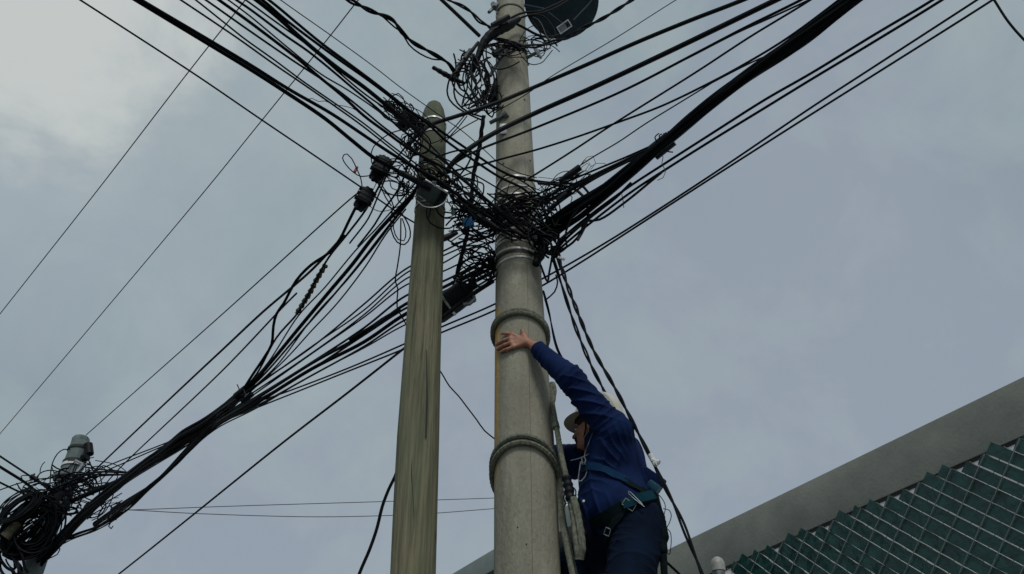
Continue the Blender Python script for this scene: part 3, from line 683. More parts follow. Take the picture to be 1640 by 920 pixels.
A = [(5.0, [(386, 630, 5.6), (405, 600), (425, 570), (435, 552), (438, 522), (443, 503), (454, 487), (475, 449), (499, 424), (527, 405), (544, 384), (558, 356), (572, 328, 4.25)], 'kinked leftmost cable climbing to the lower splice box'),
     (3.6, [(390, 626, 5.6), (412, 598), (443, 541), (478, 500), (499, 461), (527, 412), (555, 377), (586, 336, 4.25), (612, 290, 4.1)], 'cable with ochre tape wrap climbing to the splice boxes'),
     (2.6, [(392, 624, 5.6), (430, 580), (478, 506), (520, 461), (569, 402), (603, 366), (624, 342), (668, 290, 4.15)], None),
     (6.6, [(394, 625, 5.6), (419, 598), (482, 522), (527, 468), (565, 423), (597, 381), (631, 343), (663, 309, 4.15), (680, 286, 4.1)], None),
     (3.6, [(398, 624, 5.6), (425, 598), (484, 530), (530, 478), (570, 430), (610, 378), (640, 340), (668, 305, 4.15)], None),
     (2.6, [(400, 626, 5.6), (443, 586), (506, 503), (555, 450), (603, 391), (624, 363), (660, 318, 4.2)], None),
     (2.6, [(402, 627, 5.6), (457, 576), (499, 530), (541, 485), (586, 426), (617, 377), (650, 335, 4.25)], None),
     (3.4, [(573, 395, 4.8), (600, 360), (612, 340), (640, 300), (655, 262, 4.1), (668, 235, 4.05)], None),
     (3.0, [(560, 390, 4.8), (590, 350), (604, 318), (625, 270), (650, 235, 4.05), (668, 216, 4.0)], None)]
for i, (w, p, lab) in enumerate(A): cable(lab or 'black cable, %s from the left of those climbing to the wooden pole' % ordn[i], w, p, group=GA)
mb = MB(); wp = path([(522, 424, 4.82), (512, 440, 4.85), (505, 452, 4.9), (498, 466, 4.92), (487, 484, 5.0), (475, 503, 5.05)], 2)
rw = px2m(4.0, [(500, 460, 4.9)]); mb.tube(wp, [rw * (1 + .25 * math.sin(i * 1.3) + .15 * math.sin(i * 3.7)) for i in range(len(wp))], 10)
tag(mb.build('tape_wrap', M_yellow), 'ochre tape wrapped around a climbing cable', 'tape wrap')
GB = 'cables from the trunk passing behind the wooden pole'
B = [(3.0, 632, 431, 404, (760, 378), (800, 362)), (2.6, 634, 438, 411, (770, 384), (812, 368)), (2.6, 637, 447, 423, (750, 399), (795, 385)),
     (2.6, 640, 457, 436, (755, 414), (800, 400)), (3.6, 643, 474, 452, (765, 424), (800, 410)), (5.2, 645, 487, 462, (765, 433), (800, 418)),
     (3.6, 647, 494, 469, (768, 440), (800, 424)), (6.0, 649, 503, 478, (770, 446), (800, 430)), (3.2, 652, 512, 490, (770, 455), (798, 438)), (2.4, 654, 520, 499, (770, 462), (798, 445))]
for i, (w, y0, y1, y2, a, b) in enumerate(B):
    x0 = 388 + i * 2.5; ym = y0 + (y1 - y0) * .42 + (3 if i % 2 else 8); yn = y0 + (y1 - y0) * .72 + (4 if i % 3 else 0)
    cable('black cable, %s from the top where ten pass behind the wooden pole' % ordn[i], w, ([(150, 806 + i, 9.0), (205, 764 + i), (255, 728 + i * 1.6), (300, 699 + i * 1.8), (345, 663 + i * 2.2)] if i % 2 == 0 else [(150, 846 - i, 9.0), (205, 808 - i), (255, 764 + i * .6), (300, 715 + i * 1.2), (345, 668 + i * 2.2)]) + [(x0, y0, 5.6), (500, ym), (583, yn), (650, y1), (707, y2, 4.75), (*a, 4.62), (*b, 4.52)], group=GB, ref=(500, 560, 5.2))
cable('small bundle wedge joining the lines left of the wooden pole', 8.0, [(640, 497, 4.9), (612, 513, 5.0), (598, 523), (560, 545, 5.1)], name='cable_sleeve', cat='cable sleeve', ref=(610, 513, 5))
cable('stiff cable leaning under the big black closure', 7.5, [(702, 515, 4.48), (735, 488), (762, 468), (790, 450, 4.45)], m=M_black2)

# cables of the distant pole
GL = 'cables reaching the distant pole from the left edge'
for w, p, lab in [(3.2, [(-400, 460, 5.9), (-60, 690, 9.0), (0, 731), (50, 764), (62, 772), (85, 790, 9.5)], 'uppermost cable entering from the left edge to the distant pole'),
                  (4.6, [(-400, 495, 6.2), (-60, 710, 9.0), (0, 748), (40, 773), (60, 788), (90, 800, 9.5)], 'thickest cable entering from the left edge to the distant pole'),
                  (3.2, [(-400, 565, 6.8), (-60, 742, 9.0), (0, 773), (36, 790), (60, 798), (80, 795, 9.5)], 'lowest cable entering from the left edge to the distant pole'),
                  (2.0, [(-400, 885, 11), (-60, 800, 9.6), (0, 785), (22, 777), (52, 769), (90, 765, 9.5)], 'thin cable rising right from the left edge to the distant pole')]:
    cable(lab, w, p, group=GL, ref=(30, 770, 9.3))
GP = 'cables laid across the distant pole'
for i, (w, p) in enumerate([(3.4, [(62, 792, 9.3), (90, 781), (120, 768), (150, 757), (203, 757, 8.9)]), (3.0, [(70, 796, 9.3), (110, 779), (150, 764), (205, 760, 8.9)]), (3.0, [(88, 800, 9.35), (130, 786), (165, 778), (205, 766, 8.9)]),
                           (2.4, [(134, 748, 9.4), (160, 752), (185, 754), (205, 757, 8.9)]), (2.4, [(120, 760, 9.4), (150, 760), (180, 760), (205, 762, 8.9)])]):
    cable('cable, %s from the top of those laid across the distant pole towards the trunk' % ordn[i] , w, p, group=GP)
rnd = random.Random(12)
for k in range(1):
    # the big hanging coils: many near-parallel ellipses
    mb = MB()
    for i in range(80):
        c = (50 + rnd.gauss(0, 5), 848 + rnd.gauss(0, 6)); a_, b_ = 56 - abs(rnd.gauss(0, 15)) + rnd.gauss(0, 4), 34 - abs(rnd.gauss(0, 13)) + rnd.gauss(0, 4); th = -.75 + rnd.gauss(0, .16)
        D0 = 9.25 + rnd.uniform(-.12, .12); pts = []; t0 = rnd.uniform(0, 6.28); sp = rnd.uniform(3.5, 6.2)
        for j in range(15):
            t = t0 + sp * j / 14; x, y = a_ * math.cos(t), b_ * math.sin(t)
            pts.append((c[0] + x * math.cos(th) - y * math.sin(th) + rnd.uniform(-1, 1), c[1] + x * math.sin(th) + y * math.cos(th) + rnd.uniform(-1, 1), D0 + .05 * math.sin(t)))
        mb.tube([P(*q) for q in spline(pts, 7)], rnd.uniform(.007, .012), 5)
    tag(mb.build('cable_coil', M_black), 'big dark coil of spare cable hanging on the distant pole', 'cable coil')
    mb = MB()
    for i in range(26):
        c = (32 + rnd.gauss(0, 3), 812 + rnd.gauss(0, 3)); a_, b_ = 34 + rnd.gauss(0, 2.5), 11 + rnd.gauss(0, 3); th = -.62 + rnd.gauss(0, .03)
        D0 = 9.05 + rnd.uniform(-.05, .05)
        pts = [(c[0] + a_ * math.cos(t) * math.cos(th) - b_ * math.sin(t) * math.sin(th), c[1] + a_ * math.cos(t) * math.sin(th) + b_ * math.sin(t) * math.cos(th), D0) for t in np.linspace(0, 6.2, 16)]
        mb.tube([P(*q) for q in spline(pts, 6)], rnd.uniform(.006, .009), 5)
    tag(mb.build('cable_coil', M_black2), 'flatter upper coil of cable with a shiny rim, left of the distant pole', 'cable coil')
    mb = MB()
    for i in range(14):
        c = (96 + rnd.gauss(0, 3), 806 + rnd.gauss(0, 2)); a_, b_ = 20 + rnd.gauss(0, 4), 9 + rnd.gauss(0, 2); th = -.9 + rnd.gauss(0, .1)
        pts = [(c[0] + a_ * math.cos(t) * math.cos(th) - b_ * math.sin(t) * math.sin(th), c[1] + a_ * math.cos(t) * math.sin(th) + b_ * math.sin(t) * math.cos(th), 9.2) for t in np.linspace(0, 6.2, 14)]
        mb.tube([P(*q) for q in spline(pts, 6)], rnd.uniform(.006, .009), 5)
    tag(mb.build('cable_coil', M_black2), 'small coil of pale-edged cable on the distant pole front', 'cable coil')
mb = MB(); mb.tube([P(11, 860, 9.12), P(30, 838, 9.12)], .06, 14); mb.tube([P(9, 862, 9.12), P(13, 858, 9.12)], .068, 14); tag(mb.build('splice_closure', M_yellow), 'olive splice closure held inside the big cable coil', 'splice closure')
tangle('tangle of loops around the top fittings of the distant pole', (112, 768), 38, 18, 9.45, 26, (1.5, 2.8), 21, .25, rot=-0.4, rot2=0.4)
tangle('loops of loose wire between distant pole and main trunk', (150, 776), 34, 26, 9.2, 16, (1.4, 2.4), 22, .25, rot=-0.3, rot2=1.2)
tangle('wild wires sticking up left of the distant pole', (66, 782), 28, 16, 9.4, 14, (1.3, 2.4), 23, .2)
tangle('wire tangle under the clamp where trunk meets distant pole', (112, 812), 18, 22, 9.2, 12, (1.6, 2.6), 24, .1)
tangle('loose ends hanging below the big cable coil', (22, 900), 26, 22, 9.2, 8, (2.5, 5), 25, .2, rot=.9)
tangle('thin wires looped around the dead-end clamps of the lower trunk', (165, 815), 28, 10, 9.0, 8, (1.2, 2.0), 26, .1, rot=-.6)
def clamp(px, py, D, ang, ln=16, w=8, label='', name='dead_end_clamp', m=None):
    mb = MB(); dx, dy = math.cos(ang), math.sin(ang)
    mb.tube([P(px - dx * ln / 2, py - dy * ln / 2, D), P(px + dx * ln / 2, py + dy * ln / 2, D)], w / 2 / F * depth_at(px, py, D), 10)
    for k in (-.3, .25): mb.tube([P(px + dx * ln * k - dy * w * .9, py + dy * ln * k + dx * w * .9, D), P(px + dx * ln * k + dy * w * .9, py + dy * ln * k - dx * w * .9, D)], w / 5 / F * depth_at(px, py, D), 8)
    return tag(mb.build(name, m or M_plastic), label, 'clamp')
clamp(186, 813, 8.9, -.6, 20, 7, 'upper black clamp on the lower trunk by the distant pole')
clamp(180, 830, 8.9, -.5, 16, 6, 'lower black clamp on the lower trunk with a curled wire under it')
clamp(55, 766, 9.4, .6, 12, 7, 'dead-end clamp on the uppermost cable entering from the left')
cable('curled wire end hanging under the lower clamp', 2.0, [(183, 830, 8.9), (178, 836), (174, 843), (178, 847), (181, 843, 8.9)], name='wire')
cable('slack curved wire under the trunk end at the distant pole', 1.9, [(93, 873, 9.3), (96, 880), (92, 888), (80, 894), (73, 899, 9.3)], name='wire')
cable('arched wire rising from the tangle to the distant pole top', 1.8, [(80, 780, 9.4), (81, 760), (84, 742), (92, 727), (102, 720), (112, 720, 9.5)], name='wire')
cable('wire end standing up left of the distant pole', 1.5, [(64, 757, 9.4), (65, 750), (68, 744), (72, 740, 9.4)], name='wire')

# top of the concrete pole
cable('twisted cable coming in from the top edge towards the top tangle', 7.5, [(520, -20, 3.6), (558, 0), (576, 9), (599, 20), (628, 32), (645, 53), (661, 68), (693, 86), (718, 102), (727, 114), (735, 122, 4.3)], twist=2, ref=(640, 50, 3.9))
cable('loose strand hanging beside the incoming twisted cable', 2.6, [(612, 26, 3.85), (632, 44), (643, 52), (655, 72), (672, 86), (692, 95), (706, 96, 4.2)])
cable('straight thick cable from the top edge into the black splice', 6.2, [(660, -42, 4.2), (707, 0), (768, 58, 4.35)])
cable('twisted cable meeting the black splice from the upper left', 6.0, [(690, -20, 4.1), (718, 0), (738, 9), (755, 20), (768, 34), (782, 42), (796, 55, 4.25)], twist=2)
cable('twisted cable leaving the top tangle past the dish to the upper right', 6.4, [(790, 62, 4.3), (812, 66), (835, 73, 4.2), (860, 74), (885, 68), (905, 62), (925, 50), (945, 40), (965, 30), (985, 18), (1012, 0), (1050, -30, 3.9)], twist=2)
cable('cable running from splice over the dish', 3.6, [(775, 66, 4.25), (800, 42), (822, 27), (841, 20), (862, 19), (885, 10), (905, 0), (930, -20, 4.3)])
cable('second cable running over the dish just below the other', 3.2, [(780, 70, 4.27), (806, 46), (828, 32), (845, 25), (865, 22), (888, 14), (912, 0), (935, -15, 4.35)])
cable('sagging cable from the splice to the bottom of the dish', 4.2, [(826, 38, 4.25), (845, 48), (860, 56), (880, 60), (896, 56, 4.4)])
for i, p in enumerate([[(845, 25, 4.3), (862, 32), (870, 45), (875, 58), (885, 70, 4.3)], [(845, 25, 4.3), (870, 26), (882, 38), (890, 55), (878, 66, 4.3)], [(846, 25, 4.3), (855, 36), (866, 55), (872, 68, 4.3)]]):
    cable('cable drooping in front of the dish, %s from the left' % ['middle one', 'last', 'first'][i], 2.2, p, name='wire', group='wires drooping at the dish')
# black spliced sheath
def sleeve(label, pts, widths, m=None, name='cable_splice', cat='cable splice', n=14, rough=.0):
    W = path(pts, 4); arc = np.linspace(0, 1, len(widths)); k = len(W)
    rad = [float(np.interp(i / (k - 1), arc, widths)) / 2 / F * depth_at(pts[0][0], pts[0][1], pts[0][2]) * (1 + rough * math.sin(i * 2.1)) for i in range(k)]
    mb = MB(); mb.tube(W, rad, n); return tag(mb.build(name, m or M_plastic), label, cat)
sleeve('fat black cable splice curving left of the concrete pole top', [(832, 30, 4.22), (815, 40), (800, 47), (785, 57), (774, 70), (768, 85), (762, 100), (758, 115, 4.3)], [8, 17, 18, 16, 14, 11, 9, 6], rough=.05)
sleeve('flat dark splice case lying on the fat black splice', [(815, 27, 4.15), (802, 34), (788, 41, 4.15)], [9, 10, 8])
sleeve('long black closure tube pointing out left of the top tangle', [(693, 108, 4.25), (702, 113), (716, 121), (728, 127), (745, 134, 4.3)], [6, 8, 9, 8, 4], rough=.12)
sleeve('black tape-wrapped cable join between tube and splice', [(724, 128, 4.28), (734, 110), (745, 95), (757, 80), (766, 68, 4.3)], [10, 11, 9, 7, 5], rough=.06)
sleeve('small grey connector sleeve in the top tangle', [(744, 94, 4.22), (753, 80, 4.22)], [6, 6.5], m=M_grey)
sleeve('grey cable end hugging the pole below the top tangle', [(785, 122, 4.28), (793, 108), (806, 90), (815, 80), (832, 74, 4.25)], [6, 6, 4, 3, 2.5], m=M_grey)
sleeve('dark insulator block at the left edge of the pole top', [(789, 160, 4.4), (793, 140, 4.42), (795, 128, 4.43)], [14, 12, 8], name='insulator', cat='insulator')
tangle('dense tangle of black loops left of the concrete pole top', (758, 128), 40, 30, 4.3, 26, (1.8, 3.2), 31, .12, rot=1.15, rot2=1.75, bow=0.6)
tangle('cable loops around the clamps on the pole below the splice', (806, 78), 30, 18, 4.24, 12, (1.6, 2.6), 32, .04, rot=0.2)
tangle('wire tangle at the right side of the pole under the dish', (862, 74), 28, 12, 4.3, 10, (1.2, 2.2), 33, .06, rot=0.25)
tangle('loose loops beside the pole under the top tangle', (782, 160), 22, 26, 4.35, 12, (1.6, 2.6), 34, .08, rot=1.3)
clamp(797, 84, 4.22, -.6, 14, 12, 'black clamp block under the fat splice')
for i, p in enumerate([[(720, 126, 4.25), (716, 145), (720, 160), (734, 174), (752, 184), (770, 192, 4.3)], [(729, 128, 4.25), (727, 148), (733, 166), (750, 180), (774, 188, 4.3)]]):
    cable('%s hanging loop under the long closure tube' % ('outer', 'inner')[i], 3.0, p, group='hanging loops left of the pole top')
cable('twisted cable dropping from the top tangle between the poles', 7.0, [(775, 186, 4.3), (772, 205), (768, 235), (762, 262), (757, 290), (755, 320), (752, 345), (748, 375), (741, 405), (733, 435), (727, 462, 4.55)], twist=3)
for i, p in enumerate([[(745, 184, 4.3), (730, 202), (716, 216), (706, 228, 4.2)], [(748, 186, 4.3), (735, 203), (722, 217), (714, 228, 4.2)], [(765, 192, 4.3), (750, 200), (735, 209), (722, 219), (712, 222, 4.2)]]):
    cable('short wire, %s from the left, slanting from hanging loops to the wooden pole' % ordn[i], 2.0, p, name='wire', group='short slanting wires')
cable('short wire slanting on the wooden pole face below its top', 1.6, [(712, 221, 4.18), (700, 227), (688, 231, 4.18)], name='wire')

# dish
dc = P(899, 2, 4.75); dn = (dc - Vector((0, 0, CAMZ))).normalized(); dn = (dn + Vector((.10, 0, .12))).normalized()
dr = 59 / F * depth_at(899, 2, 4.75)
dish = empty('satellite_dish', dc, 'round dark satellite dish at the top edge right of the concrete pole', 'satellite dish')
mb = MB(); prof = [(.001, -.055), (dr * .3, -.05), (dr * .6, -.036), (dr * .85, -.016), (dr, 0), (dr * 1.012, .004), (dr, .008), (dr * .85, -.008), (dr * .6, -.028), (dr * .3, -.042), (.001, -.047)]
mb.lathe(dc, dn, prof, 56); mb.build('reflector', M_dish, dish)
q = P(904, 43, 4.6); ex = (P(914, 36, 4.6) - P(894, 50, 4.6)).normalized(); ez = dn; ey = ez.cross(ex).normalized(); BM = Matrix((ex, ey, ez)).transposed()
mb = MB()
for s in (-1, 1): mb.box(q + ey * s * .028, (.14, .008, .03), BM)
for s in (-1, 1): mb.box(q + ex * s * .066, (.008, .05, .03), BM)
mb.build('mount_frame', M_steel, dish); mb = MB(); mb.box(q + dn * .012, (.125, .05, .012), BM); mb.build('mount_plate', M_steeldull, dish)
mb = MB(); mb.tube([P(918, 33, 4.62), P(940, 10, 4.66), P(952, -4, 4.7)], .006, 8); mb.tube([q + dn * .02, q + dn * .08], .03, 10); mb.build('stay', M_dish, dish)
mb = MB(); mb.tube([axis_at(P(820, 5, 4.45).z)[0], P(870, 15, 4.5), q + dn * .03], .012, 10); mb.build('support_arm', M_dish, dish)

# equipment between and on the poles
def box_closure(px, py, D, ang, ln, w, label, th=.10, name='splice_box', m=None, ribs=3):
    """ribbed splice box: axis in the picture plane at angle ang (radians, y down), sizes in px"""
    s = depth_at(px, py, D) / F; e1 = (P(px + math.cos(ang), py + math.sin(ang), D) - P(px, py, D)).normalized()
    nn = (P(px, py, D) - Vector((0, 0, CAMZ))).normalized(); e2 = nn.cross(e1).normalized(); e3 = e1.cross(e2); BM = Matrix((e1, e2, e3)).transposed()
    c = P(px, py, D); root = empty(name, c, label, 'splice box')
    mb = MB(); mb.box(c, (ln * s, w * s, th), BM); mb.build('body', m or M_plastic, root, bevel=.012)
    mb = MB()
    for k in range(ribs): mb.box(c + e1 * (k - (ribs - 1) / 2) * ln * s / (ribs + .6) - e3 * 0, (.012, w * s * 1.05, th * 1.05), BM)
    mb.build('rib', M_plastic, root, bevel=.003)
    for k in (-1, 0, 1):
        for sg in (-1, 1): MB().tube([c + e1 * k * ln * s * .36 + e2 * sg * w * s * .5 - e3 * .03, c + e1 * k * ln * s * .36 + e2 * sg * w * s * .66 - e3 * .03], .014, 8).build('bolt', M_plastic, root)
    for sg in (-1, 1):
        for k in (-.25, .2): MB().tube([c + e1 * sg * ln * s * .48 + e2 * k * w * s, c + e1 * sg * ln * s * .85 + e2 * k * w * s * .5], .016, 8).build('cable_gland', M_plastic, root)
    return root
box_closure(583, 319, 4.2, 2.05, 28, 22, 'lower black splice box left of the wooden pole')
box_closure(609, 271, 4.12, 2.0, 32, 23, 'upper black splice box with striped face left of the wooden pole', th=.12)
box_closure(660, 194, 4.12, .7, 30, 16, 'black splice box in the cables beside the wooden pole top')
box_closure(644, 203, 4.08, .8, 12, 10, 'small black connector left of the pole-top splice box', th=.05, ribs=2)
tangle('knot of loops above and left of the wooden pole top', (648, 185), 36, 20, 4.05, 24, (1.3, 2.4), 41, .1, rot=0.65)
tangle('wires hanging under the pole-top splice box', (664, 228), 20, 34, 4.1, 20, (1.3, 2.6), 42, .08, rot=1.9)
tangle('criss-cross wires between splice boxes and wooden pole', (640, 290), 30, 40, 4.2, 26, (1.3, 2.4), 43, .15, rot=2.0, rot2=0.6)
tangle('bunched wires on the wooden pole above the terminal box', (694, 278), 26, 24, 4.12, 24, (1.6, 3.2), 44, .05, rot=0.6)
tangle('messy wires right of the wooden pole at terminal box height', (735, 310), 24, 34, 4.15, 24, (1.4, 2.8), 45, .1, rot=0.8)
tangle('wire mess left of the steel bands around the blue box', (770, 350), 46, 28, 4.2, 38, (1.4, 3.0), 46, .1, rot=0.6, rot2=-0.4)
tangle('dense wire nest wrapped round the banded part of the concrete pole', (835, 345), 48, 34, 4.24, 38, (1.4, 3.2), 47, .05, rot=0.55, rot2=-0.4, flow=0.8)
tangle('black knot of cable ends at the right edge of the steel bands', (872, 387), 24, 26, 4.25, 28, (2.0, 3.8), 48, .08, rot=-0.6, rot2=0.8)
tangle('thin loops around the small splice tube right of the pole', (905, 300), 40, 20, 4.2, 16, (1.0, 2.2), 49, .1, rot=-0.45)
tangle('slack wires left of the lower steel bands', (765, 405), 34, 22, 4.5, 14, (1.8, 3.0), 50, .08, rot=0.5, rot2=-0.4, bow=0.7)
tangle('grey cable ends crowding above the big black closure', (762, 435), 30, 14, 4.5, 15, (1.8, 3.2), 51, .08, rot=-0.5, flow=0.85)
tangle('small knot of wire on the left edge of the pole by the lowest band', (787, 425), 12, 22, 4.42, 12, (2.2, 3.4), 52, .04, rot=1.3)
tangle('wiry hoops at the right edge of the pole above the black knot', (880, 335), 24, 34, 4.25, 14, (1.4, 2.8), 53, .06, rot=1.2)
# terminal box on the wooden pole
tb = empty('terminal_box', P(692, 312, 4.1), 'dark rounded terminal box strapped low on the cable knot of the wooden pole', 'terminal box')
c = P(692, 311, 4.1); e1 = (P(712, 322, 4.1) - P(675, 300, 4.1)).normalized(); nn = (c - Vector((0, 0, CAMZ))).normalized(); e2 = nn.cross(e1).normalized(); BM = Matrix((e1, e2, e1.cross(e2))).transposed()
mb = MB(); mb.box(c, (.155, .105, .11), BM); mb.build('body', mat('dark_green_box', (.012, .028, .028), .4, var=.5, scale=18), tb, bevel=.024)
mb = MB(); mb.tube([c - e1 * .085 + e2 * -.05 - nn * .06, c + e1 * .085 + e2 * -.055 - nn * .06], .008, 8); mb.tube([c - e1 * .03 - e2 * .065 - nn * .05, c - e1 * .01 - e2 * .075 - nn * .06], .014, 10); mb.build('hinge_rod', M_steel, tb)
ar = [P(*q) for q in spline([(666, 318, 4.06), (668, 305, 4.05), (676, 298, 4.05)], 3)]; ar2 = [P(*q) for q in spline([(668, 322, 4.02), (680, 331, 4.0), (697, 332, 4.0), (712, 324, 4.02), (718, 310, 4.05)], 3)]
mb = MB(); mb.tube(ar, .003, 6); mb.tube(ar2, .003, 6); mb.build('wire_bail', M_steel, tb)
cable('pale loop of cable over the bunched wires on the wooden pole', 2.4, [(676, 280, 4.05), (680, 266), (690, 260), (702, 262), (712, 272), (716, 284, 4.05)], m=M_grey)
for i, p in enumerate([[(684, 330, 4.12), (683, 345), (690, 358), (700, 364), (720, 366), (738, 355, 4.15)], [(690, 330, 4.12), (688, 342), (686, 350, 4.12)], [(697, 330, 4.12), (702, 342), (714, 350), (730, 348, 4.15)]]):
    cable('%s drooping out under the terminal box' % ('longest cable', 'shortest cable end', 'middle cable')[i], 2.6, p, group='cables under the terminal box')
bb = empty('connector_box', P(749, 357, 4.15), 'bright blue connector box in the wires between the poles', 'connector box')
c = P(750, 357, 4.15); BM = Matrix.Rotation(R(-18), 3, 'Y') @ Matrix.Rotation(R(25), 3, 'X')
mb = MB(); mb.box(c, (.058, .045, .055), BM); mb.build('body', M_blue, bb, bevel=.006)
mb = MB(); mb.tube([c + BM @ Vector((-.02, 0, -.035)), c + BM @ Vector((-.05, .01, -.05))], .018, 8); mb.build('plug', M_plastic, bb)
mb = MB(); c = P(727, 338, 4.12); mb.box(c, (.028, .006, .05), Matrix.Rotation(R(20), 3, 'Y')); tag(mb.build('cable_tag', M_greenp, bevel=.002), 'small dull green tag left of the blue box', 'tag')
sleeve('short black closure right of the blue box', [(757, 344, 4.14), (775, 354, 4.14), (798, 368, 4.16)], [9, 13, 9], name='splice_closure', cat='splice closure')
sleeve('grey closure end showing right of the wooden pole', [(700, 386, 4.5), (716, 380), (732, 372, 4.5)], [10, 11, 8], m=M_grey, name='splice_closure', cat='splice closure')
# big closure
bc = empty('splice_closure', P(730, 485, 4.55), 'big black cylindrical splice closure with steel strap between the poles', 'splice closure')
cl = [P(690, 508, 4.6), P(700, 500, 4.6), P(725, 482, 4.57), P(748, 466, 4.53), P(752, 463, 4.52)]
mb = MB(); mb.tube(cl, [.06, .078, .080, .074, .05], 24); mb.build('body', M_plastic, bc)
mb = MB(); d_ = (cl[3] - cl[1]).normalized(); mb.lathe(cl[2] - d_ * .045, d_, [(.0815, 0), (.0835, .002), (.0835, .014), (.0815, .016)], 28); mb.build('strap', M_steel, bc)
mb = MB(); mb.lathe(cl[3], d_, [(.086, -.01), (.086, .01)], 24); mb.build('flange', M_plastic, bc)
mb = MB(); mb.tube([P(742, 488, 4.45), P(752, 487, 4.45), P(760, 480, 4.45), P(758, 473, 4.47)], .012, 8); mb.build('handle', M_steeldull, bc)
mb = MB(); mb.tube([cl[4], P(764, 455, 4.5)], .022, 10); mb.build('cable_gland', M_plastic, bc); mb = MB(); mb.tube([cl[4] + Vector((0, 0, .04)), P(762, 446, 4.5)], .018, 10); mb.build('cable_gland', M_plastic, bc)
cable('white cable marker above the big closure', 5.0, [(733, 446, 4.52), (730, 456, 4.52)], m=M_white, name='cable_marker', cat='cable marker')
sleeve('small black splice tube with wire whiskers right of the pole', [(896, 291, 4.1), (910, 282), (929, 268, 4.05)], [8, 12, 11], name='splice_tube', cat='splice tube')
mb = MB()
for k, p in enumerate([[(928, 268), (940, 252), (950, 250), (954, 262), (946, 272)], [(929, 270), (940, 262), (947, 266), (941, 275), (931, 274)], [(928, 267), (936, 256), (945, 262), (938, 272)], [(945, 268), (955, 262), (968, 262), (973, 266)], [(897, 290), (885, 290), (870, 296), (866, 306)], [(897, 289), (880, 286), (862, 284)]]):
    mb.tube([P(x, y, 4.05 + .02 * i) for i, (x, y) in enumerate(p)], .0018, 5)
    if k in (3, 5): tag(mb.build('wire_whiskers', M_black2), ('looping thin wire whiskers at the upper end of the small splice tube', '', 'short wire whiskers at the lower end of the small splice tube')[k - 3], 'wire'); mb = MB()
sleeve('rectangular grey connector below the splice tube', [(893, 322, 4.12), (903, 314), (914, 306, 4.1)], [9, 10, 8], m=M_black2, name='splice_tube', cat='splice tube')
sleeve('rough taped join right of the pole under the grey connector', [(878, 336, 4.18), (886, 330), (893, 324, 4.15)], [5, 8, 6], rough=.25)
mb = MB(); c = P(899, 414, 4.22); BM = Matrix.Rotation(R(25), 3, 'Y')
mb.box(c, (.045, .004, .018), BM); pl = mb.build('bracket_plate', M_steeldull, bevel=.001); tag(pl, 'small perforated metal plate hanging by the drop cables', 'bracket plate')
mb = MB()
for k in (-1, 0, 1):
    for j in (-1, 1): mb.tube([c + BM @ Vector((k * .013, -.0026, j * .004)), c + BM @ Vector((k * .013, -.0034, j * .004))], .0022, 8)
mb.build('hole', M_dark, pl)
sleeve('blunt black clamp at the right edge of the lowest steel band', [(858, 424, 4.3), (864, 410), (870, 396, 4.3)], [12, 17, 15], name='clamp', cat='clamp', rough=.1)
GLP = 'thin wires with loops left of the wooden pole'
cable('small looped wire with red tape left of the splice boxes', 1.9, [(599, 280, 4.1), (579, 283), (567, 277), (554, 264), (548.5, 253), (551, 248), (556, 247), (563, 254), (571, 270), (578, 287), (580, 300, 4.1)], name='wire', group=GLP)
mb = MB(); mb.tube([P(568, 276, 4.09), P(572, 268, 4.09)], .009, 8); mb.tube([P(567, 273, 4.09), P(573, 272, 4.09)], .005, 6); tag(mb.build('tape', M_red), 'scrap of red tape on the small looped wire', 'tape')
cable('outer hanging loop beside the left edge of the wooden pole', 2.4, [(630, 330, 4.2), (626, 350), (627, 370), (636, 388), (648, 392), (657, 380), (655, 362), (646, 346), (640, 338, 4.2)], group=GLP)
cable('inner hanging loop beside the left edge of the wooden pole', 2.0, [(632, 345, 4.2), (630, 365), (638, 384), (647, 386), (650, 370), (644, 350, 4.2)], group=GLP)
cable('long wavy wire hanging left of the wooden pole', 2.4, [(642, 350, 4.3), (641, 395), (636, 430), (633, 450), (637, 462), (636, 480), (636, 492), (642, 505), (652, 522, 4.5)], group=GLP)
cable('curved thin cable arching left of the upper splice box', 2.0, [(646, 208, 4.0), (630, 212), (612, 222), (598, 236), (594, 252), (598, 268), (605, 284, 4.1)], group=GLP)
cable('pale stray wire above the thick pair', 1.2, [(492, 159, 3.6), (500, 158), (510, 163), (520, 162), (535, 168), (550, 170), (565, 174), (572, 178, 3.7)], name='wire', m=M_grey)
cable('thin wire arc standing over the cables near the wooden pole top', 1.9, [(618, 168, 4.0), (628, 154), (638, 150), (645, 156), (650, 172), (652, 182, 4.0)], name='wire')
cable('frayed string dangling from the tape tie', 1.3, [(1056, 244, 3.75), (1062, 252), (1060, 262), (1066, 275), (1062, 285), (1053, 289, 3.75)], name='wire', m=M_grey)
cable('short wire end hanging under the slack cables', 1.3, [(996, 312, 3.95), (998, 322), (999, 333, 3.95)], name='wire')

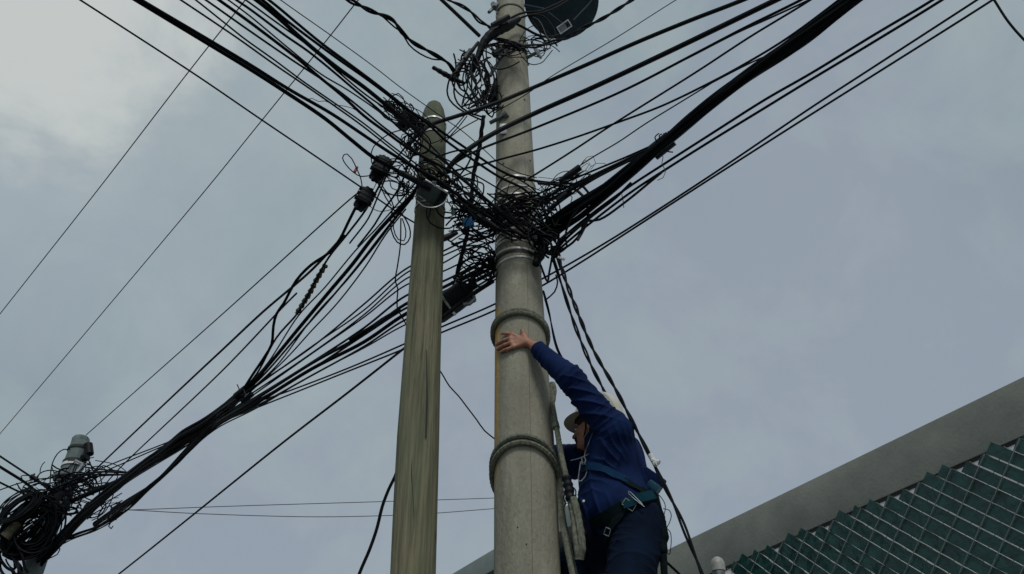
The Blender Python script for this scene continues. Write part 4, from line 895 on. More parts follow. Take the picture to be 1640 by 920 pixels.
# ================================================================== THE LINEMAN
class SDF:
    """a signed distance field on a grid, each shape blended in its own window, meshed with surface nets"""
    def __init__(s, lo, hi, h):
        s.lo = np.array(lo, np.float32); s.h = h; s.n = np.ceil((np.array(hi) - s.lo) / h).astype(int) + 1
        s.V = np.full(s.n, 1.0, np.float32)
    def win(s, lo, hi):
        a = np.clip(np.floor((np.array(lo) - s.lo) / s.h).astype(int), 0, s.n); b = np.clip(np.ceil((np.array(hi) - s.lo) / s.h).astype(int) + 1, 0, s.n)
        sl = tuple(slice(int(i), int(j)) for i, j in zip(a, b))
        g = np.meshgrid(*[(s.lo[i] + np.arange(a[i], b[i]) * s.h).astype(np.float32) for i in range(3)], indexing='ij')
        return sl, g
    def comb(s, sl, d, k, sub=False):
        v = s.V[sl]
        if sub: d = -d; hh = np.clip(.5 - .5 * (v - d) / k, 0, 1); s.V[sl] = v * (1 - hh) + d * hh + k * hh * (1 - hh)
        else: hh = np.clip(.5 + .5 * (v - d) / k, 0, 1); s.V[sl] = v * (1 - hh) + d * hh - k * hh * (1 - hh)
    def cap(s, a, b, ra, rb, k=.02, sub=False, fold=None):
        a, b = np.array(a, np.float32), np.array(b, np.float32); m = max(ra, rb) + k + .035
        sl, (X, Y, Z) = s.win(np.minimum(a, b) - m, np.maximum(a, b) + m)
        ba = b - a; L2 = max(float(ba @ ba), 1e-9)
        t = np.clip(((X - a[0]) * ba[0] + (Y - a[1]) * ba[1] + (Z - a[2]) * ba[2]) / L2, 0, 1)
        d = np.sqrt((X - a[0] - t * ba[0])**2 + (Y - a[1] - t * ba[1])**2 + (Z - a[2] - t * ba[2])**2) - (ra + (rb - ra) * t)
        if fold is not None: d = d + fold(X, Y, Z)
        s.comb(sl, d, k, sub); return s
    def ell(s, c, r, M=None, k=.02, sub=False):
        c = np.array(c, np.float32); m = max(r) + k + .03; sl, (X, Y, Z) = s.win(c - m, c + m)
        M = np.array(M if M is not None else np.eye(3), np.float32)      # columns = local axes
        q = [(X - c[0]) * M[0, i] + (Y - c[1]) * M[1, i] + (Z - c[2]) * M[2, i] for i in range(3)]
        k0 = np.sqrt(sum((q[i] / r[i])**2 for i in range(3))); k1 = np.sqrt(sum((q[i] / r[i]**2)**2 for i in range(3))) + 1e-6
        s.comb(sl, k0 * (k0 - 1) / k1, k, sub); return s
    def mesh(s, name, m, parent, smooth_it=0):
        V = s.V; ins = V < 0; c = [ins[i:ins.shape[0] - 1 + i, j:ins.shape[1] - 1 + j, k:ins.shape[2] - 1 + k] for i in (0, 1) for j in (0, 1) for k in (0, 1)]
        cnt = sum(x.astype(np.int8) for x in c); act = np.argwhere((cnt > 0) & (cnt < 8))
        idx = np.full(np.array(V.shape) - 1, -1, np.int32); idx[tuple(act.T)] = np.arange(len(act))
        off = np.array([(i, j, k) for i in (0, 1) for j in (0, 1) for k in (0, 1)])
        cv = np.stack([V[tuple((act + o).T)] for o in off], 1); P_ = np.zeros((len(act), 3)); n_ = np.zeros(len(act))
        for a in range(8):
            for b in range(a + 1, 8):
                if np.abs(off[a] - off[b]).sum() != 1: continue
                va, vb = cv[:, a], cv[:, b]; ok = (va < 0) != (vb < 0); t = np.where(ok, va / np.where(ok, va - vb, 1), 0)
                P_ += np.where(ok[:, None], off[a] + t[:, None] * (off[b] - off[a]), 0); n_ += ok
        P_ = (P_ / n_[:, None] + act) * s.h + s.lo; F_ = []
        for ax in range(3):
            sl0 = [slice(1, -1)] * 3; sl1 = [slice(1, -1)] * 3; sl0[ax] = slice(0, -1); sl1[ax] = slice(1, None)
            A, B = ins[tuple(sl0)], ins[tuple(sl1)]; e = np.argwhere(A != B); o = np.ones(3, int); o[ax] = 0; e = e + o
            flip = ins[tuple(e.T)]; u, w = [(1, 2), (2, 0), (0, 1)][ax]; du = np.zeros(3, int); dw = np.zeros(3, int); du[u] = 1; dw[w] = 1
            q = np.stack([idx[tuple((e - du - dw).T)], idx[tuple((e - dw).T)], idx[tuple(e.T)], idx[tuple((e - du).T)]], 1)
            q[~flip] = q[~flip][:, ::-1]; F_.append(q)
        F_ = np.concatenate(F_); F_ = F_[(F_ >= 0).all(1)]
        me = bpy.data.meshes.new(name); me.from_pydata(P_.tolist(), [], F_.tolist()); me.update()
        me.polygons.foreach_set('use_smooth', [True] * len(me.polygons)); me.materials.append(m)
        bm = bmesh.new(); bm.from_mesh(me)
        for _ in range(smooth_it): bmesh.ops.smooth_vert(bm, verts=bm.verts, factor=.5, use_axis_x=True, use_axis_y=True, use_axis_z=True)
        bm.to_mesh(me); bm.free()
        o = bpy.data.objects.new(name, me); COL.objects.link(o)
        if parent: me.transform(Matrix.Translation(-parent.location)); o.parent = parent
        return o

man = empty('person', P(1005, 850, 4.4), 'lineman in blue work clothes and cream helmet reaching around the concrete pole', 'person')
# joints
neck = P(970, 712, 4.41); shN = P(984, 693, 4.25); shF = P(956, 738, 4.56); elN = P(914, 607, 4.17); wrN = P(859, 557, 4.255)
elF = P(884, 741, 4.70); wrF = P(838, 736, 4.69); hipN = P(1022, 860, 4.31); hipF = P(985, 868, 4.49)
knN = Vector((.50, 4.17, 3.02)); anN = Vector((.42, 4.28, 2.66)); knF = P(921, 905, 4.60); anF = Vector((.36, 4.52, 2.64))
HF = Vector((-.90, .42, .02)).normalized(); HU = Vector((.17, -.02, 1)); HU = (HU - HF * HU.dot(HF)).normalized(); HS = HF.cross(HU)   # HS = towards the man's right; near side is -HS
RC = P(959, 673, 4.41); HO = RC - HU * .064 + HF * .032
HM = np.array([[HF[i], HU[i], HS[i]] for i in range(3)])
def hd(f, u, s_): return HO + HF * f + HU * u + HS * s_

def fold(amp, k, seed, dirv, warp=9):
    """creases roughly across dirv: warped ridges that fade in and out"""
    r = np.random.RandomState(seed); ph = r.uniform(0, 6.28, 12); d0 = np.array(dirv, float); d0 = d0 / np.linalg.norm(d0)
    def f(X, Y, Z):
        s_ = X * d0[0] + Y * d0[1] + Z * d0[2]
        w = 1.9 * np.sin(X * warp + ph[0] + 1.5 * np.sin(Z * 9 + ph[6])) + 1.6 * np.sin(Y * warp * 1.3 + ph[1] + Z * 8) + 1.7 * np.sin(Z * warp * .9 + ph[2] + X * 9)
        a = np.sin(s_ * k * .62 + w); c_ = np.sin(s_ * k * 1.35 - w * 1.4 + ph[7])
        env = np.clip(.45 + .75 * np.sin(X * 14 + ph[4] + Z * 9) * np.sin(Y * 11 + ph[5] + Z * 13), 0, 1); env2 = np.clip(.4 + .7 * np.sin(X * 19 + ph[8] - Z * 12), 0, 1)
        return (-amp * 1.25 * (1 - np.abs(a)) ** 2 * env - amp * .8 * (1 - np.abs(c_)) ** 2 * env2).astype(np.float32)
    return f
bodyG = SDF((-.10, 3.98, 2.50), (.86, 4.90, 4.60), .0042)
b_ = bodyG
# trunk and limbs (mostly under the clothes)
b_.cap(P(975, 735, 4.33), P(968, 745, 4.48), .105, .10, .03); b_.cap(P(982, 740, 4.40), P(1000, 835, 4.40), .115, .115, .04)
b_.cap(P(1010, 855, 4.33), P(990, 862, 4.47), .115, .115, .03)
b_.cap(shN, P(968, 728, 4.42), .055, .08, .03); b_.cap(shF, P(968, 738, 4.45), .055, .08, .03)
b_.cap(shN, elN, .052, .040, .02); b_.cap(elN, wrN, .040, .026, .02); b_.cap(shF, elF, .052, .040, .02); b_.cap(elF, wrF, .040, .026, .02)
b_.cap(hipN, knN, .085, .055, .02); b_.cap(knN, anN, .055, .036, .02); b_.cap(hipF, knF, .085, .055, .02); b_.cap(knF, anF, .055, .036, .02)
b_.cap(neck + Vector((0, 0, -.03)), hd(-.015, -.06, 0), .058, .055, .02)
# head
b_.ell(hd(-.012, .028, 0), (.098, .098, .077), HM, .02); b_.ell(hd(.028, -.040, 0), (.062, .072, .060), HM, .025)
b_.cap(hd(.065, -.082, -.012), hd(.065, -.082, .012), .020, .020, .018); b_.cap(hd(.02, -.07, -.045), hd(.065, -.085, -.015), .018, .016, .015); b_.cap(hd(.02, -.07, .045), hd(.065, -.085, .015), .018, .016, .015)
for sg in (-1, 1):
    b_.ell(hd(.060, -.012, sg * .038), (.026, .020, .022), HM, .015)                      # cheekbone
    b_.ell(hd(.091, .014, sg * .032), (.014, .012, .017), HM, .008, sub=True)             # eye socket
    b_.ell(hd(.080, .032, sg * .028), (.016, .008, .024), HM, .010)                       # brow
    b_.ell(hd(-.008, -.004, sg * .078), (.017, .031, .010), HM, .006); b_.ell(hd(-.002, -.004, sg * .088), (.008, .016, .006), HM, .004, sub=True)
b_.cap(hd(.088, .022, 0), hd(.110, -.012, 0), .008, .012, .010); b_.ell(hd(.097, -.020, -.011), (.009, .007, .007), HM, .006); b_.ell(hd(.097, -.020, .011), (.009, .007, .007), HM, .006)
b_.cap(hd(.088, -.046, -.018), hd(.088, -.046, .018), .006, .006, .006); b_.cap(hd(.086, -.056, -.015), hd(.086, -.056, .015), .007, .007, .006)
# near hand, laid round the front of the pole: back of the hand to the camera, thumb up
def hp(x, y, off): return pole_pt(x, y, off)
pal = [(hp(846, 549, .018), .022), (hp(838, 538, .016), .014), (hp(820, 536, .014), .012), (hp(818, 543, .014), .0125), (hp(819, 550, .014), .0125), (hp(823, 556, .014), .012)]
b_.cap(wrN, pal[0][0], .026, .020, .02); b_.cap(P(866, 562, 4.25), wrN, .028, .026, .02)
for q, r_ in pal[1:]: b_.cap(pal[0][0], q, .018, r_, .012)
for a, b in zip(pal[2:], pal[3:]): b_.cap(a[0], b[0], a[1], b[1], .008)
fingers = [[(820, 535), (811, 534.5), (803, 534), (795.5, 533.5)], [(817, 542), (807, 545.5), (800, 549), (795, 552.5)], [(818, 549), (808, 553), (801, 556.5), (796.5, 560)], [(822, 556), (813, 559.5), (807, 561.5), (801.5, 564.5)]]
for fi, ch in enumerate(fingers):
    rr_ = [.0108, .0105, .0098, .0085]; offs = [.015, .017, .013, .010]
    pts = [hp(x, y, o) for (x, y), o in zip(ch, offs)]
    for j in range(3): b_.cap(pts[j], pts[j + 1], rr_[j] * (.93 if fi == 3 else 1), rr_[j + 1] * (.93 if fi == 3 else 1), .004)
th = [hp(842, 541, .016), hp(838, 533, .017), hp(834, 524, .015), hp(832.5, 514.5, .012)]
for j in range(3): b_.cap(th[j], th[j + 1], [.015, .0125, .011][j], [.0125, .011, .009][j], .006)
# far hand behind the pole
fh = wrF + Vector((-.08, -.01, .01)); b_.cap(wrF, fh, .026, .022, .015)
for k in range(4):
    a = fh + Vector((-.0, .004, -.030 + .02 * k)); b_.cap(fh, a, .02, .011, .01); c1 = a + Vector((-.045, -.008, .003)); b_.cap(a, c1, .0105, .0095, .004); b_.cap(c1, c1 + Vector((-.03, -.022, 0)), .0095, .008, .004)
b_.cap(fh + Vector((.03, 0, .02)), fh + Vector((0, -.005, .065)), .013, .010, .008)
# feet
for an in (anN, anF): b_.cap(an, an + Vector((-.09, 0, -.06)), .036, .030, .02)
body = bodyG.mesh('body', M_skin, man)

shG = SDF((-.05, 3.95, 3.30), (.88, 4.90, 4.66), .0048)
fa = fold(.011, 62, 1, (elN - shN) + Vector((.12, 0, .14))); fb = fold(.009, 75, 2, (wrN - elN) + Vector((-.05, 0, -.12)), 12); ft = fold(.013, 58, 3, (.85, .25, .38), 6); fF = fold(.008, 60, 4, elF - shF)
shG.cap(P(980, 734, 4.33), P(968, 746, 4.49), .117, .112, .03, fold=ft)
shG.cap(P(982, 748, 4.41), P(988, 800, 4.40), .142, .166, .05, fold=ft)
shG.cap(P(972, 775, 4.40), P(975, 812, 4.38), .140, .150, .04, fold=ft)
shG.cap(P(994, 730, 4.40), P(1006, 802, 4.41), .112, .136, .05, fold=ft)
shG.cap(P(1003, 822, 4.34), P(985, 830, 4.46), .150, .145, .04, fold=ft)
shG.cap(shN, P(984, 738, 4.36), .088, .112, .05, fold=ft); shG.cap(shF, P(975, 740, 4.45), .085, .11, .04, fold=ft)
mid = shN.lerp(elN, .5)
shG.cap(shN, mid, .087, .072, .03, fold=fa); shG.cap(mid, elN, .072, .066, .02, fold=fa); wc = wrN.lerp(elN, .10)
shG.cap(elN, wc, .068, .044, .02, fold=fb)
shG.cap(shF, elF, .098, .092, .03, fold=fF); shG.cap(elF, wrF.lerp(elF, .1), .074, .046, .02, fold=fF)
# flatten the cuff
ad = (wrN - elN).normalized(); shG.cap(wrN + ad * .030, wrN + ad * .07, .055, .055, .004, sub=True)
shirt = shG.mesh('shirt', M_shirt, man)
trG = SDF((-.05, 3.90, 2.60), (.88, 4.90, 3.78), .005)
fl = fold(.009, 48, 7, (.3, .1, 1), 7); f2 = fold(.010, 52, 8, (.9, .1, .4), 7)
trG.cap(P(1012, 838, 4.34), P(990, 848, 4.46), .150, .145, .04, fold=f2); trG.cap(P(1020, 858, 4.35), P(992, 866, 4.48), .140, .130, .04, fold=f2)
trG.cap(hipN, knN, .128, .098, .03, fold=fl); trG.cap(knN, anN, .095, .062, .02, fold=fl)
trG.cap(hipF, knF, .122, .095, .03, fold=f2); trG.cap(knF, anF, .095, .062, .02, fold=fl)
trous = trG.mesh('trousers', M_trouser, man)
for an in (anN, anF):
    bg_ = SDF(an - Vector((.26, .10, .18)), an + Vector((.12, .10, .12)), .005)
    bg_.cap(an + Vector((.01, 0, .05)), an, .050, .050, .02).cap(an + Vector((.02, 0, -.05)), an + Vector((-.13, 0, -.075)), .046, .040, .03).cap(an, an + Vector((.01, 0, -.05)), .048, .048, .02)
    bt = bg_.mesh('boot', M_boot, man)
    mb = MB(); mb.box(an + Vector((-.055, 0, -.112)), (.27, .085, .022), Matrix.Rotation(R(8), 3, 'Y')); s_ = mb.build('sole', M_sole, None, bevel=.008); s_.parent = bt; s_.location = -man.location
# hair, beard
hg = SDF(HO - Vector((.2, .2, .2)), HO + Vector((.2, .2, .2)), .004)
hg.ell(hd(-.035, .018, 0), (.080, .088, .081), HM, .01); hg.ell(hd(.01, .05, 0), (.085, .06, .079), HM, .01)
for sg in (-1, 1): hg.cap(hd(.012, .02, sg * .074), hd(.014, -.014, sg * .071), .010, .006, .006)
hg.mesh('hair', M_hair, man)
hg = SDF(HO - Vector((.2, .2, .2)), HO + Vector((.2, .2, .2)), .003)
hg.cap(hd(.094, -.035, -.024), hd(.099, -.033, 0), .006, .0075, .006); hg.cap(hd(.099, -.033, 0), hd(.094, -.035, .024), .0075, .006, .006)
hg.cap(hd(.084, -.078, -.012), hd(.084, -.078, .012), .013, .013, .008); hg.cap(hd(.070, -.098, -.014), hd(.070, -.098, .014), .012, .012, .008)
for sg in (-1, 1): hg.cap(hd(.094, -.036, sg * .024), hd(.082, -.075, sg * .026), .005, .007, .006)
hg.mesh('beard', M_hair, man)
for sg in (-1, 1):
    mb = MB(); mb.cap = None; c = hd(.0835, .012, sg * .031); mb.lathe(c, HF, [(.011 * math.sin(t), -.011 * math.cos(t)) for t in np.linspace(.05, 3.09, 10)], 14); e_ = mb.build('eye', M_eye, man)
    mb = MB(); mb.lathe(c + HF * .0085, HF, [(.006, 0), (.005, .0025), (.001, .003)], 12); pu = mb.build('pupil', M_hair, man)
    pu.parent = e_; pu.location = (0, 0, 0)
# helmet
def helmet():
    mb = MB(); nth, npf = 56, 12
    prof = []
    for i in range(npf + 1):
        t = i / npf * math.pi / 2; prof.append((math.sin(t), math.cos(t), 0))
    rows = []
    def ringpts(rad, up_, ext):
        out_ = []
        for j in range(nth):
            th_ = 2 * math.pi * j / nth; cf, sn = math.cos(th_), math.sin(th_)
            e = ext * (.014 + .042 * max(0, cf) ** 1.5 + .006 * abs(sn)); rib = .004 * math.exp(-(sn / .13) ** 2) * (rad < .97) if rad > .02 else .004
            out_.append(RC + HF * (cf * (.136 * rad + e)) + HS * (sn * (.113 * rad + e)) + HU * (up_ + rib))
        return out_
    for r_, c_, _ in prof: rows.append(ringpts(max(r_, .004), .012 + .152 * c_, 0))
    rows.append(ringpts(1, .004, .3)); rows.append(ringpts(1, .0, .9)); rows.append(ringpts(1, -.006, 1)); rows.append(ringpts(1, -.005, .8)); rows.append(ringpts(.97, -.003, .0))
    for r_, c_, _ in prof[::-1]: rows.append(ringpts(max(r_ * .955, .004), .008 + .145 * c_, 0))
    for rw_ in rows: mb.v += rw_
    for i in range(len(rows) - 1):
        for j in range(nth): mb.f.append((i * nth + j, i * nth + (j + 1) % nth, (i + 1) * nth + (j + 1) % nth, (i + 1) * nth + j))
    h_ = mb.build('helmet', M_helmet, man)
    mb = MB()
    for k in range(2):
        ringp = [RC + HF * (math.cos(t) * .108) + HS * (math.sin(t) * .088) + HU * (-.014 - .012 * k + .006 * math.cos(t)) for t in np.linspace(0, 2 * math.pi, 40)[:-1]]
        mb.tube(ringp, .008, 6, closed=True)
    mb.build('headband', M_helmet_in, man)
    mb = MB(); mb.tube([P_ for P_ in (hd(.0, .06, -.09), hd(.012, -.02, -.080), hd(.045, -.085, -.045), hd(.06, -.108, 0), hd(.045, -.085, .045), hd(.012, -.02, .080), hd(.0, .06, .09))], .0035, 6); mb.build('chin_strap', M_strap, man)
helmet()
# collar
cc = neck + Vector((-.03, 0, .035)); ca = (HO - neck).normalized(); cx_ = ca.cross(Vector((0, 1, 0))).normalized(); cy_ = ca.cross(cx_)
mb = MB(); ring_ = []
for j in range(36):
    t = 2 * math.pi * j / 36; ring_.append([cc + cx_ * math.cos(t) * r1 + cy_ * math.sin(t) * r1 + ca * h1 for r1, h1 in ((.088, -.03), (.080, .025), (.090, .030), (.104, -.012), (.102, -.03))])
for r_ in ring_: mb.v += r_
for j in range(36):
    for q in range(5): mb.f.append((j * 5 + q, j * 5 + (q + 1) % 5, ((j + 1) % 36) * 5 + (q + 1) % 5, ((j + 1) % 36) * 5 + q))
mb.build('collar', M_shirt, man)
# cuff on the near wrist
cw = wrN.lerp(elN, .12); mb = MB(); mb.lathe(cw - ad * .03, ad, [(.047, 0), (.0475, .01), (.045, .045), (.043, .062), (.037, .064), (.036, .03)], 32); mb.build('cuff', M_shirt, man)

# straps laid on the clothes: rays from the pictured place onto the cloth give true points on its surface
def bvh(o):
    me = o.data; off = o.parent.location; return BVHTree.FromPolygons([v.co + off for v in me.vertices], [p.vertices[:] for p in me.polygons])
BV = [bvh(shirt), bvh(trous)]
def on_cloth(x, y):
    o_ = Vector((0, 0, CAMZ)); d = pxdir(x, y); best = None
    for t in BV:
        h_ = t.ray_cast(o_, d)
        if h_[0] is not None and (best is None or h_[3] < best[2]): best = (h_[0], h_[1], h_[3])
    return best
def strap(name, pts, width, m, thick=.004, smooth_n=3):
    ps, ns_ = [], []
    for x, y in spline(pts, 4):
        b = on_cloth(x, y)
        if b: n_ = b[1] if b[1].dot(pxdir(x, y)) < 0 else -b[1]; ps.append(b[0] + n_ * .004); ns_.append(n_)
    for _ in range(smooth_n):
        ps = [ps[0]] + [(a + b * 2 + c) / 4 for a, b, c in zip(ps, ps[1:], ps[2:])] + [ps[-1]]; ns_ = [ns_[0]] + [(a + b * 2 + c).normalized() for a, b, c in zip(ns_, ns_[1:], ns_[2:])] + [ns_[-1]]
    if len(ps) < 2: return None
    ps = [p + n_ * .004 for p, n_ in zip(ps, ns_)]
    mb = MB(); mb.ribbon(ps, ns_, width, thick); return mb.build(name, m, man)
M_teal2 = mat('deep_teal_webbing', (.003, .040, .062), .8, var=.3, scale=30, bump=.3, bscale=400, spec=.1)
M_tealdim = mat('dim_teal_webbing', (.004, .032, .085), .8, spec=.1, var=.3, scale=30, bump=.3, bscale=400)
strap('harness_strap', [(930, 752), (944, 748), (958, 749), (975, 757), (1000, 769), (1006, 772)], .042, M_tealdim)
strap('harness_strap', [(998, 770), (1014, 780), (1030, 788), (1043, 794)], .036, M_strap)
strap('belt', [(950, 838), (962, 832), (976, 826), (992, 816), (1008, 808), (1024, 801), (1040, 797), (1048, 795)], .058, M_strap, .008)
strap('belt_pad', [(1000, 810), (1016, 803), (1032, 798), (1044, 795)], .048, M_teal2, .016)
strap('thigh_strap', [(1004, 810), (996, 822), (988, 834), (980, 846), (974, 856), (972, 866)], .040, M_strap)
strap('harness_strap', [(965, 826), (958, 838), (960, 850), (972, 852)], .030, M_tealdim)
# strap('shoulder_strap', [(1012, 700), (1020, 725), (1030, 755), (1038, 780)], .035, M_shirt)
def loop_px(name, pts, D, r, m, closed=True):
    mb = MB(); mb.tube([Vector(p) for p in pts], r, 8, closed=closed); return mb.build(name, m, man)
def buckle(px, py, w, h, ang, name='buckle'):
    b = on_cloth(px, py)
    if not b: return
    n_ = b[1] if b[1].dot(pxdir(px, py)) < 0 else -b[1]; s = (b[0] - Vector((0, 0, CAMZ))).length / F
    n_ = (n_ * .5 - pxdir(px, py) * .5).normalized()
    e1 = (P(px + math.cos(ang), py + math.sin(ang), b[0].y) - P(px, py, b[0].y)).normalized(); e1 = (e1 - n_ * e1.dot(n_)).normalized(); e2 = n_.cross(e1); c = b[0] + n_ * .020
    pts = [c + e1 * (sx * w * s / 2) + e2 * (sy * h * s / 2) for sx, sy in ((-1, -1), (0, -1), (1, -1), (1, 0), (1, 1), (0, 1), (-1, 1), (-1, 0))]
    return loop_px(name, pts, 0, .0025, M_steel)
buckle(1006, 810, 19, 11, .55); buckle(976, 852, 9, 11, .35)
b = on_cloth(1018, 800); 
lp = [(1006, 787), (1010, 789), (1020, 799), (1028, 807), (1032, 812), (1024, 806), (1014, 798), (1007, 791)]
loop_px('d_ring', [P(x, y, b[0].y - .03) for x, y in lp], 0, .0024, M_steel)
# carabiner and lanyard at the chest
q = on_cloth(938, 760); Dq = (q[0].y if q else 4.3) - .02
loop_px('carabiner', [P(*p, Dq) for p in ((930, 740), (936, 741), (940, 746), (940, 756), (937, 764), (931, 771), (927, 771), (926, 766), (928, 752))], 0, .0030, M_steeldull)
loop_px('carabiner', [P(*p, Dq - .01) for p in ((932, 733), (936, 732), (938, 738), (936, 744), (932, 744))], 0, .0035, M_steeldull)
mb = MB(); mb.tube([P(x, y, D_) for x, y, D_ in spline([(949, 694, 4.30), (942, 712, 4.26), (938, 722, Dq), (935, 734, Dq)], 3)], .0026, 6); mb.tube([P(x, y, D_) for x, y, D_ in spline([(952, 722, Dq + .03), (938, 730, Dq), (926, 735, Dq), (914, 738, Dq + .02)], 3)], .0024, 6); mb.build('lanyard', mat('pale_cord', (.15, .17, .22), .7), man)
q = on_cloth(935, 803)
if q: mb = MB(); mb.lathe(q[0], q[1], [(.007, 0), (.007, .003), (.004, .004)], 12); mb.build('button', M_bright, man)
# pouch, tool straps and wires behind the belt
mb = MB(); e1 = (P(1058, 773, 4.4) - P(1032, 755, 4.4)).normalized(); nn = -pxdir(1045, 770); e2 = nn.cross(e1).normalized()
mb.box(P(1044, 770, 4.36), (.12, .085, .10), Matrix((e1, e2, e1.cross(e2))).transposed()); mb.build('pouch', M_shirt, man, bevel=.012)
mb = MB(); mb.box(P(1047, 780, 4.33), (.060, .045, .09), Matrix((e1, e2, e1.cross(e2))).transposed()); mb.build('pouch_pocket', M_teal, man, bevel=.008)
sg_ = SDF(P(1050, 880, 4.3) - Vector((.18, .2, .35)), P(1050, 820, 4.3) + Vector((.18, .25, .25)), .005)
sg_.cap(P(1046, 797, 4.30), P(1055, 830, 4.28), .030, .026, .02).cap(P(1055, 830, 4.28), P(1060, 882, 4.26), .026, .028, .02).cap(P(1050, 802, 4.26), P(1064, 860, 4.26), .016, .022, .02)
sg_.mesh('tool_roll', M_strap, man)
mb = MB(); mb.tube([P(1061, 870, 4.26), P(1064, 920, 4.26), P(1064, 990, 4.26)], [.020, .017, .015], 10); mb.build('hanging_strap', M_strap, man)
mb = MB()
for p in ([(1048, 787), (1058, 796), (1065, 808), (1065, 818), (1062, 830)], [(1062, 815), (1072, 818), (1075, 826), (1072, 838), (1068, 846), (1070, 858), (1066, 866)], [(1066, 845), (1073, 852), (1075, 864), (1074, 878), (1072, 888), (1066, 884)]):
    mb.tube([P(x, y, D_) for x, y, D_ in spline([(*q, 4.34) for q in p], 3)], .0022, 5)
mb.build('dangling_wire', M_black, man)
mb = MB(); mb.tube([P(1049, 896, 4.42), P(1056, 889, 4.40)], .012, 8); mb.build('white_clip', M_white, man)

# ================================================================== ROPES
def twisted(mb, W, r, strands=3, pitchl=3.2):
    """braided rope: one round sheath whose surface rises and falls with the crossing strands"""
    W2 = [W[0]]
    for a, b in zip(W, W[1:]):
        n_ = max(1, int((b - a).length / .0035))
        for j in range(1, n_ + 1): W2.append(a.lerp(b, j / n_))
    up = None; L_ = 0; n = 14; b0 = len(mb.v)
    for i, p in enumerate(W2):
        t = (W2[min(i + 2, len(W2) - 1)] - W2[max(i - 2, 0)]).normalized()
        if up is None: up = t.orthogonal()
        up = (up - t * up.dot(t)).normalized(); s2 = t.cross(up)
        if i: L_ += (p - W2[i - 1]).length
        for j in range(n):
            a = 2 * math.pi * j / n; q = L_ / (r * pitchl) * 2 * math.pi
            d = 1 + .10 * math.cos(4 * a + q) * math.cos(4 * a - q) + .02 * math.sin(L_ * 31)
            mb.v.append(p + (up * math.cos(a) + s2 * math.sin(a)) * r * d)
    for i in range(len(W2) - 1):
        for j in range(n): mb.f.append((b0 + i * n + j, b0 + i * n + (j + 1) % n, b0 + (i + 1) * n + (j + 1) % n, b0 + (i + 1) * n + j))
    mb.f.append(tuple(b0 + j for j in range(n))[::-1]); e = b0 + (len(W2) - 1) * n; mb.f.append(tuple(e + j for j in range(n)))
def resample(W, d):
    out_ = [W[0]]; acc = 0
    for a, b in zip(W, W[1:]):
        L_ = (b - a).length; n_ = max(1, int(L_ / d))
        for j in range(1, n_ + 1): out_.append(a.lerp(b, j / n_))
    return out_
def ring_path(z0, r_rope, a0, a1, tilt, rise=0, n=60):
    pts = []
    for j in range(n + 1):
        a = R(a0 + (a1 - a0) * j / n); z = z0 + rise * j / n; 
        for _ in range(3):
            c, r = axis_at(z); x, y = math.cos(a) * (r + r_rope), math.sin(a) * (r + r_rope); zz = z0 + rise * j / n + tilt[0] * x + tilt[1] * (y + r)
            z = zz
        pts.append(Vector((c.x + x, c.y + y, zz)))
    return pts
rr_ = .0135
z1 = z_of_apex(501)
W = ring_path(z1 + .012, rr_, 100, 100 + 720, (-.04, -.34), rise=-.034, n=150)
mb = MB(); twisted(mb, resample(W, .006), rr_); tag(mb.build('rope_loop', M_rope), 'upper double loop of grey-green rope around the concrete pole by his hand', 'rope')
z2 = z_of_apex(704)
W = ring_path(z2 + .004, rr_ * 1.05, 150, 360, (-.10, -.62), n=70)
W += [P(x, y, D_) for x, y, D_ in [(900, 795, 4.42), (900, 815, 4.42), (903, 838, 4.40), (909, 866, 4.37), (916, 900, 4.35), (922, 925, 4.33), (938, 990, 4.32)]]
W2 = [Vector(v) for v in W]
def smooth(W, n=4):
    for _ in range(n): W = [W[0]] + [(a + b * 2 + c) / 4 for a, b, c in zip(W, W[1:], W[2:])] + [W[-1]]
    return W
mb = MB(); twisted(mb, resample(smooth(resample(W, .012), 8), .006), rr_ * 1.05)
W = ring_path(z2 - .034, rr_ * 1.05, 130, 358, (-.10, -.64), n=70)
W += [P(x, y, D_) for x, y, D_ in [(897, 800, 4.38), (899, 826, 4.36), (903, 850, 4.35), (908, 876, 4.33), (914, 905, 4.31), (919, 930, 4.30), (930, 990, 4.30)]]
twisted(mb, resample(smooth(resample(W, .012), 8), .006), rr_ * 1.05)
tag(mb.build('rope_loop', M_rope), 'lower double loop of rope around the concrete pole trailing down its right side', 'rope')
lan = empty('work_rope', P(905, 760, 4.32), 'rope with black whipping running down from the pole edge past his chest', 'rope')
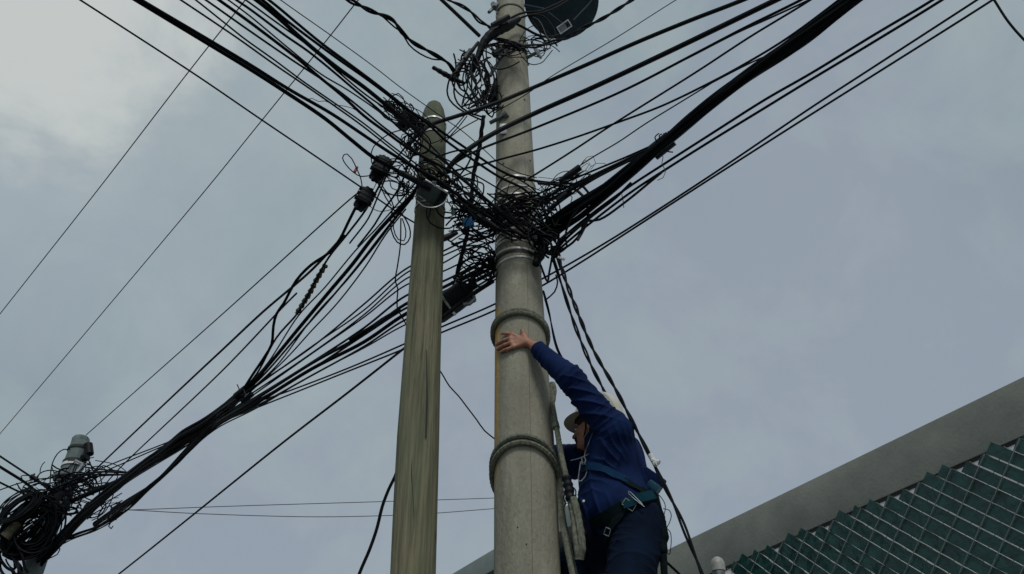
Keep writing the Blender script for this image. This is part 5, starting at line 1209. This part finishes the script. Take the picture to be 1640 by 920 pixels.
mb = MB(); twisted(mb, resample([P(x, y, D_) for x, y, D_ in spline([(884, 618, 4.44), (884, 640, 4.42), (888, 668, 4.36), (893, 695, 4.32), (898, 725, 4.30), (903, 748, 4.28), (908, 770, 4.28)], 4)], .006), .014); mb.build('rope', M_rope, lan)
W = [P(x, y, D_) for x, y, D_ in spline([(907, 764, 4.28), (911, 784, 4.28), (914, 802, 4.28)], 2)]
mb = MB(); mb.tube(resample(W, .004), [.024 + .0025 * math.sin(i * 1.1) for i in range(len(resample(W, .004)))], 14); mb.build('whipping', M_plastic, lan)
mb = MB()
twisted(mb, resample([P(x, y, D_) for x, y, D_ in spline([(914, 800, 4.29), (919, 828, 4.28), (923, 860, 4.27), (926, 885, 4.27), (927, 896, 4.28)], 3)], .006), .018, 3, 5)
twisted(mb, resample([P(x, y, D_) for x, y, D_ in spline([(918, 798, 4.27), (925, 826, 4.26), (930, 856, 4.25), (932, 880, 4.26), (929, 896, 4.28)], 3)], .006), .018, 3, 5)
mb.build('spliced_eye', M_rope, lan)
mb = MB(); mb.tube([P(x, y, D_) for x, y, D_ in spline([(884, 616, 4.46), (886, 624, 4.44), (885, 634, 4.44), (884, 642, 4.43)], 2)], .02, 10); mb.build('knot', M_rope, lan); mb = MB(); mb.tube([P(889, 678, 4.34), P(891, 686, 4.33)], .020, 10); mb.build('knot', M_rope, lan)
mb = MB()
for p in ([(905, 790), (903, 798), (906, 806), (904, 812)], [(917, 780), (922, 786), (922, 796), (926, 804)]):
    mb.tube([P(x, y, D_) for x, y, D_ in spline([(*q, 4.27) for q in p], 2)], .0035, 6)
mb.build('cord_end', M_strap, lan)
# foot rope on the pole under his boots
W = ring_path(2.56, rr_, 0, 540, (0, 0), rise=-.04, n=120); mb = MB(); twisted(mb, resample(W, .008), rr_)
W = resample(smooth([Vector(v) for v in ((.235, 4.40, 2.54), (.34, 4.30, 2.535), (.44, 4.30, 2.53), (.46, 4.40, 2.53), (.44, 4.52, 2.525), (.34, 4.52, 2.52), (.235, 4.46, 2.53))], 2), .008); twisted(mb, W, rr_)
tag(mb.build('rope_loop', M_rope), 'foot rope tied round the concrete pole under the lineman boots', 'rope')
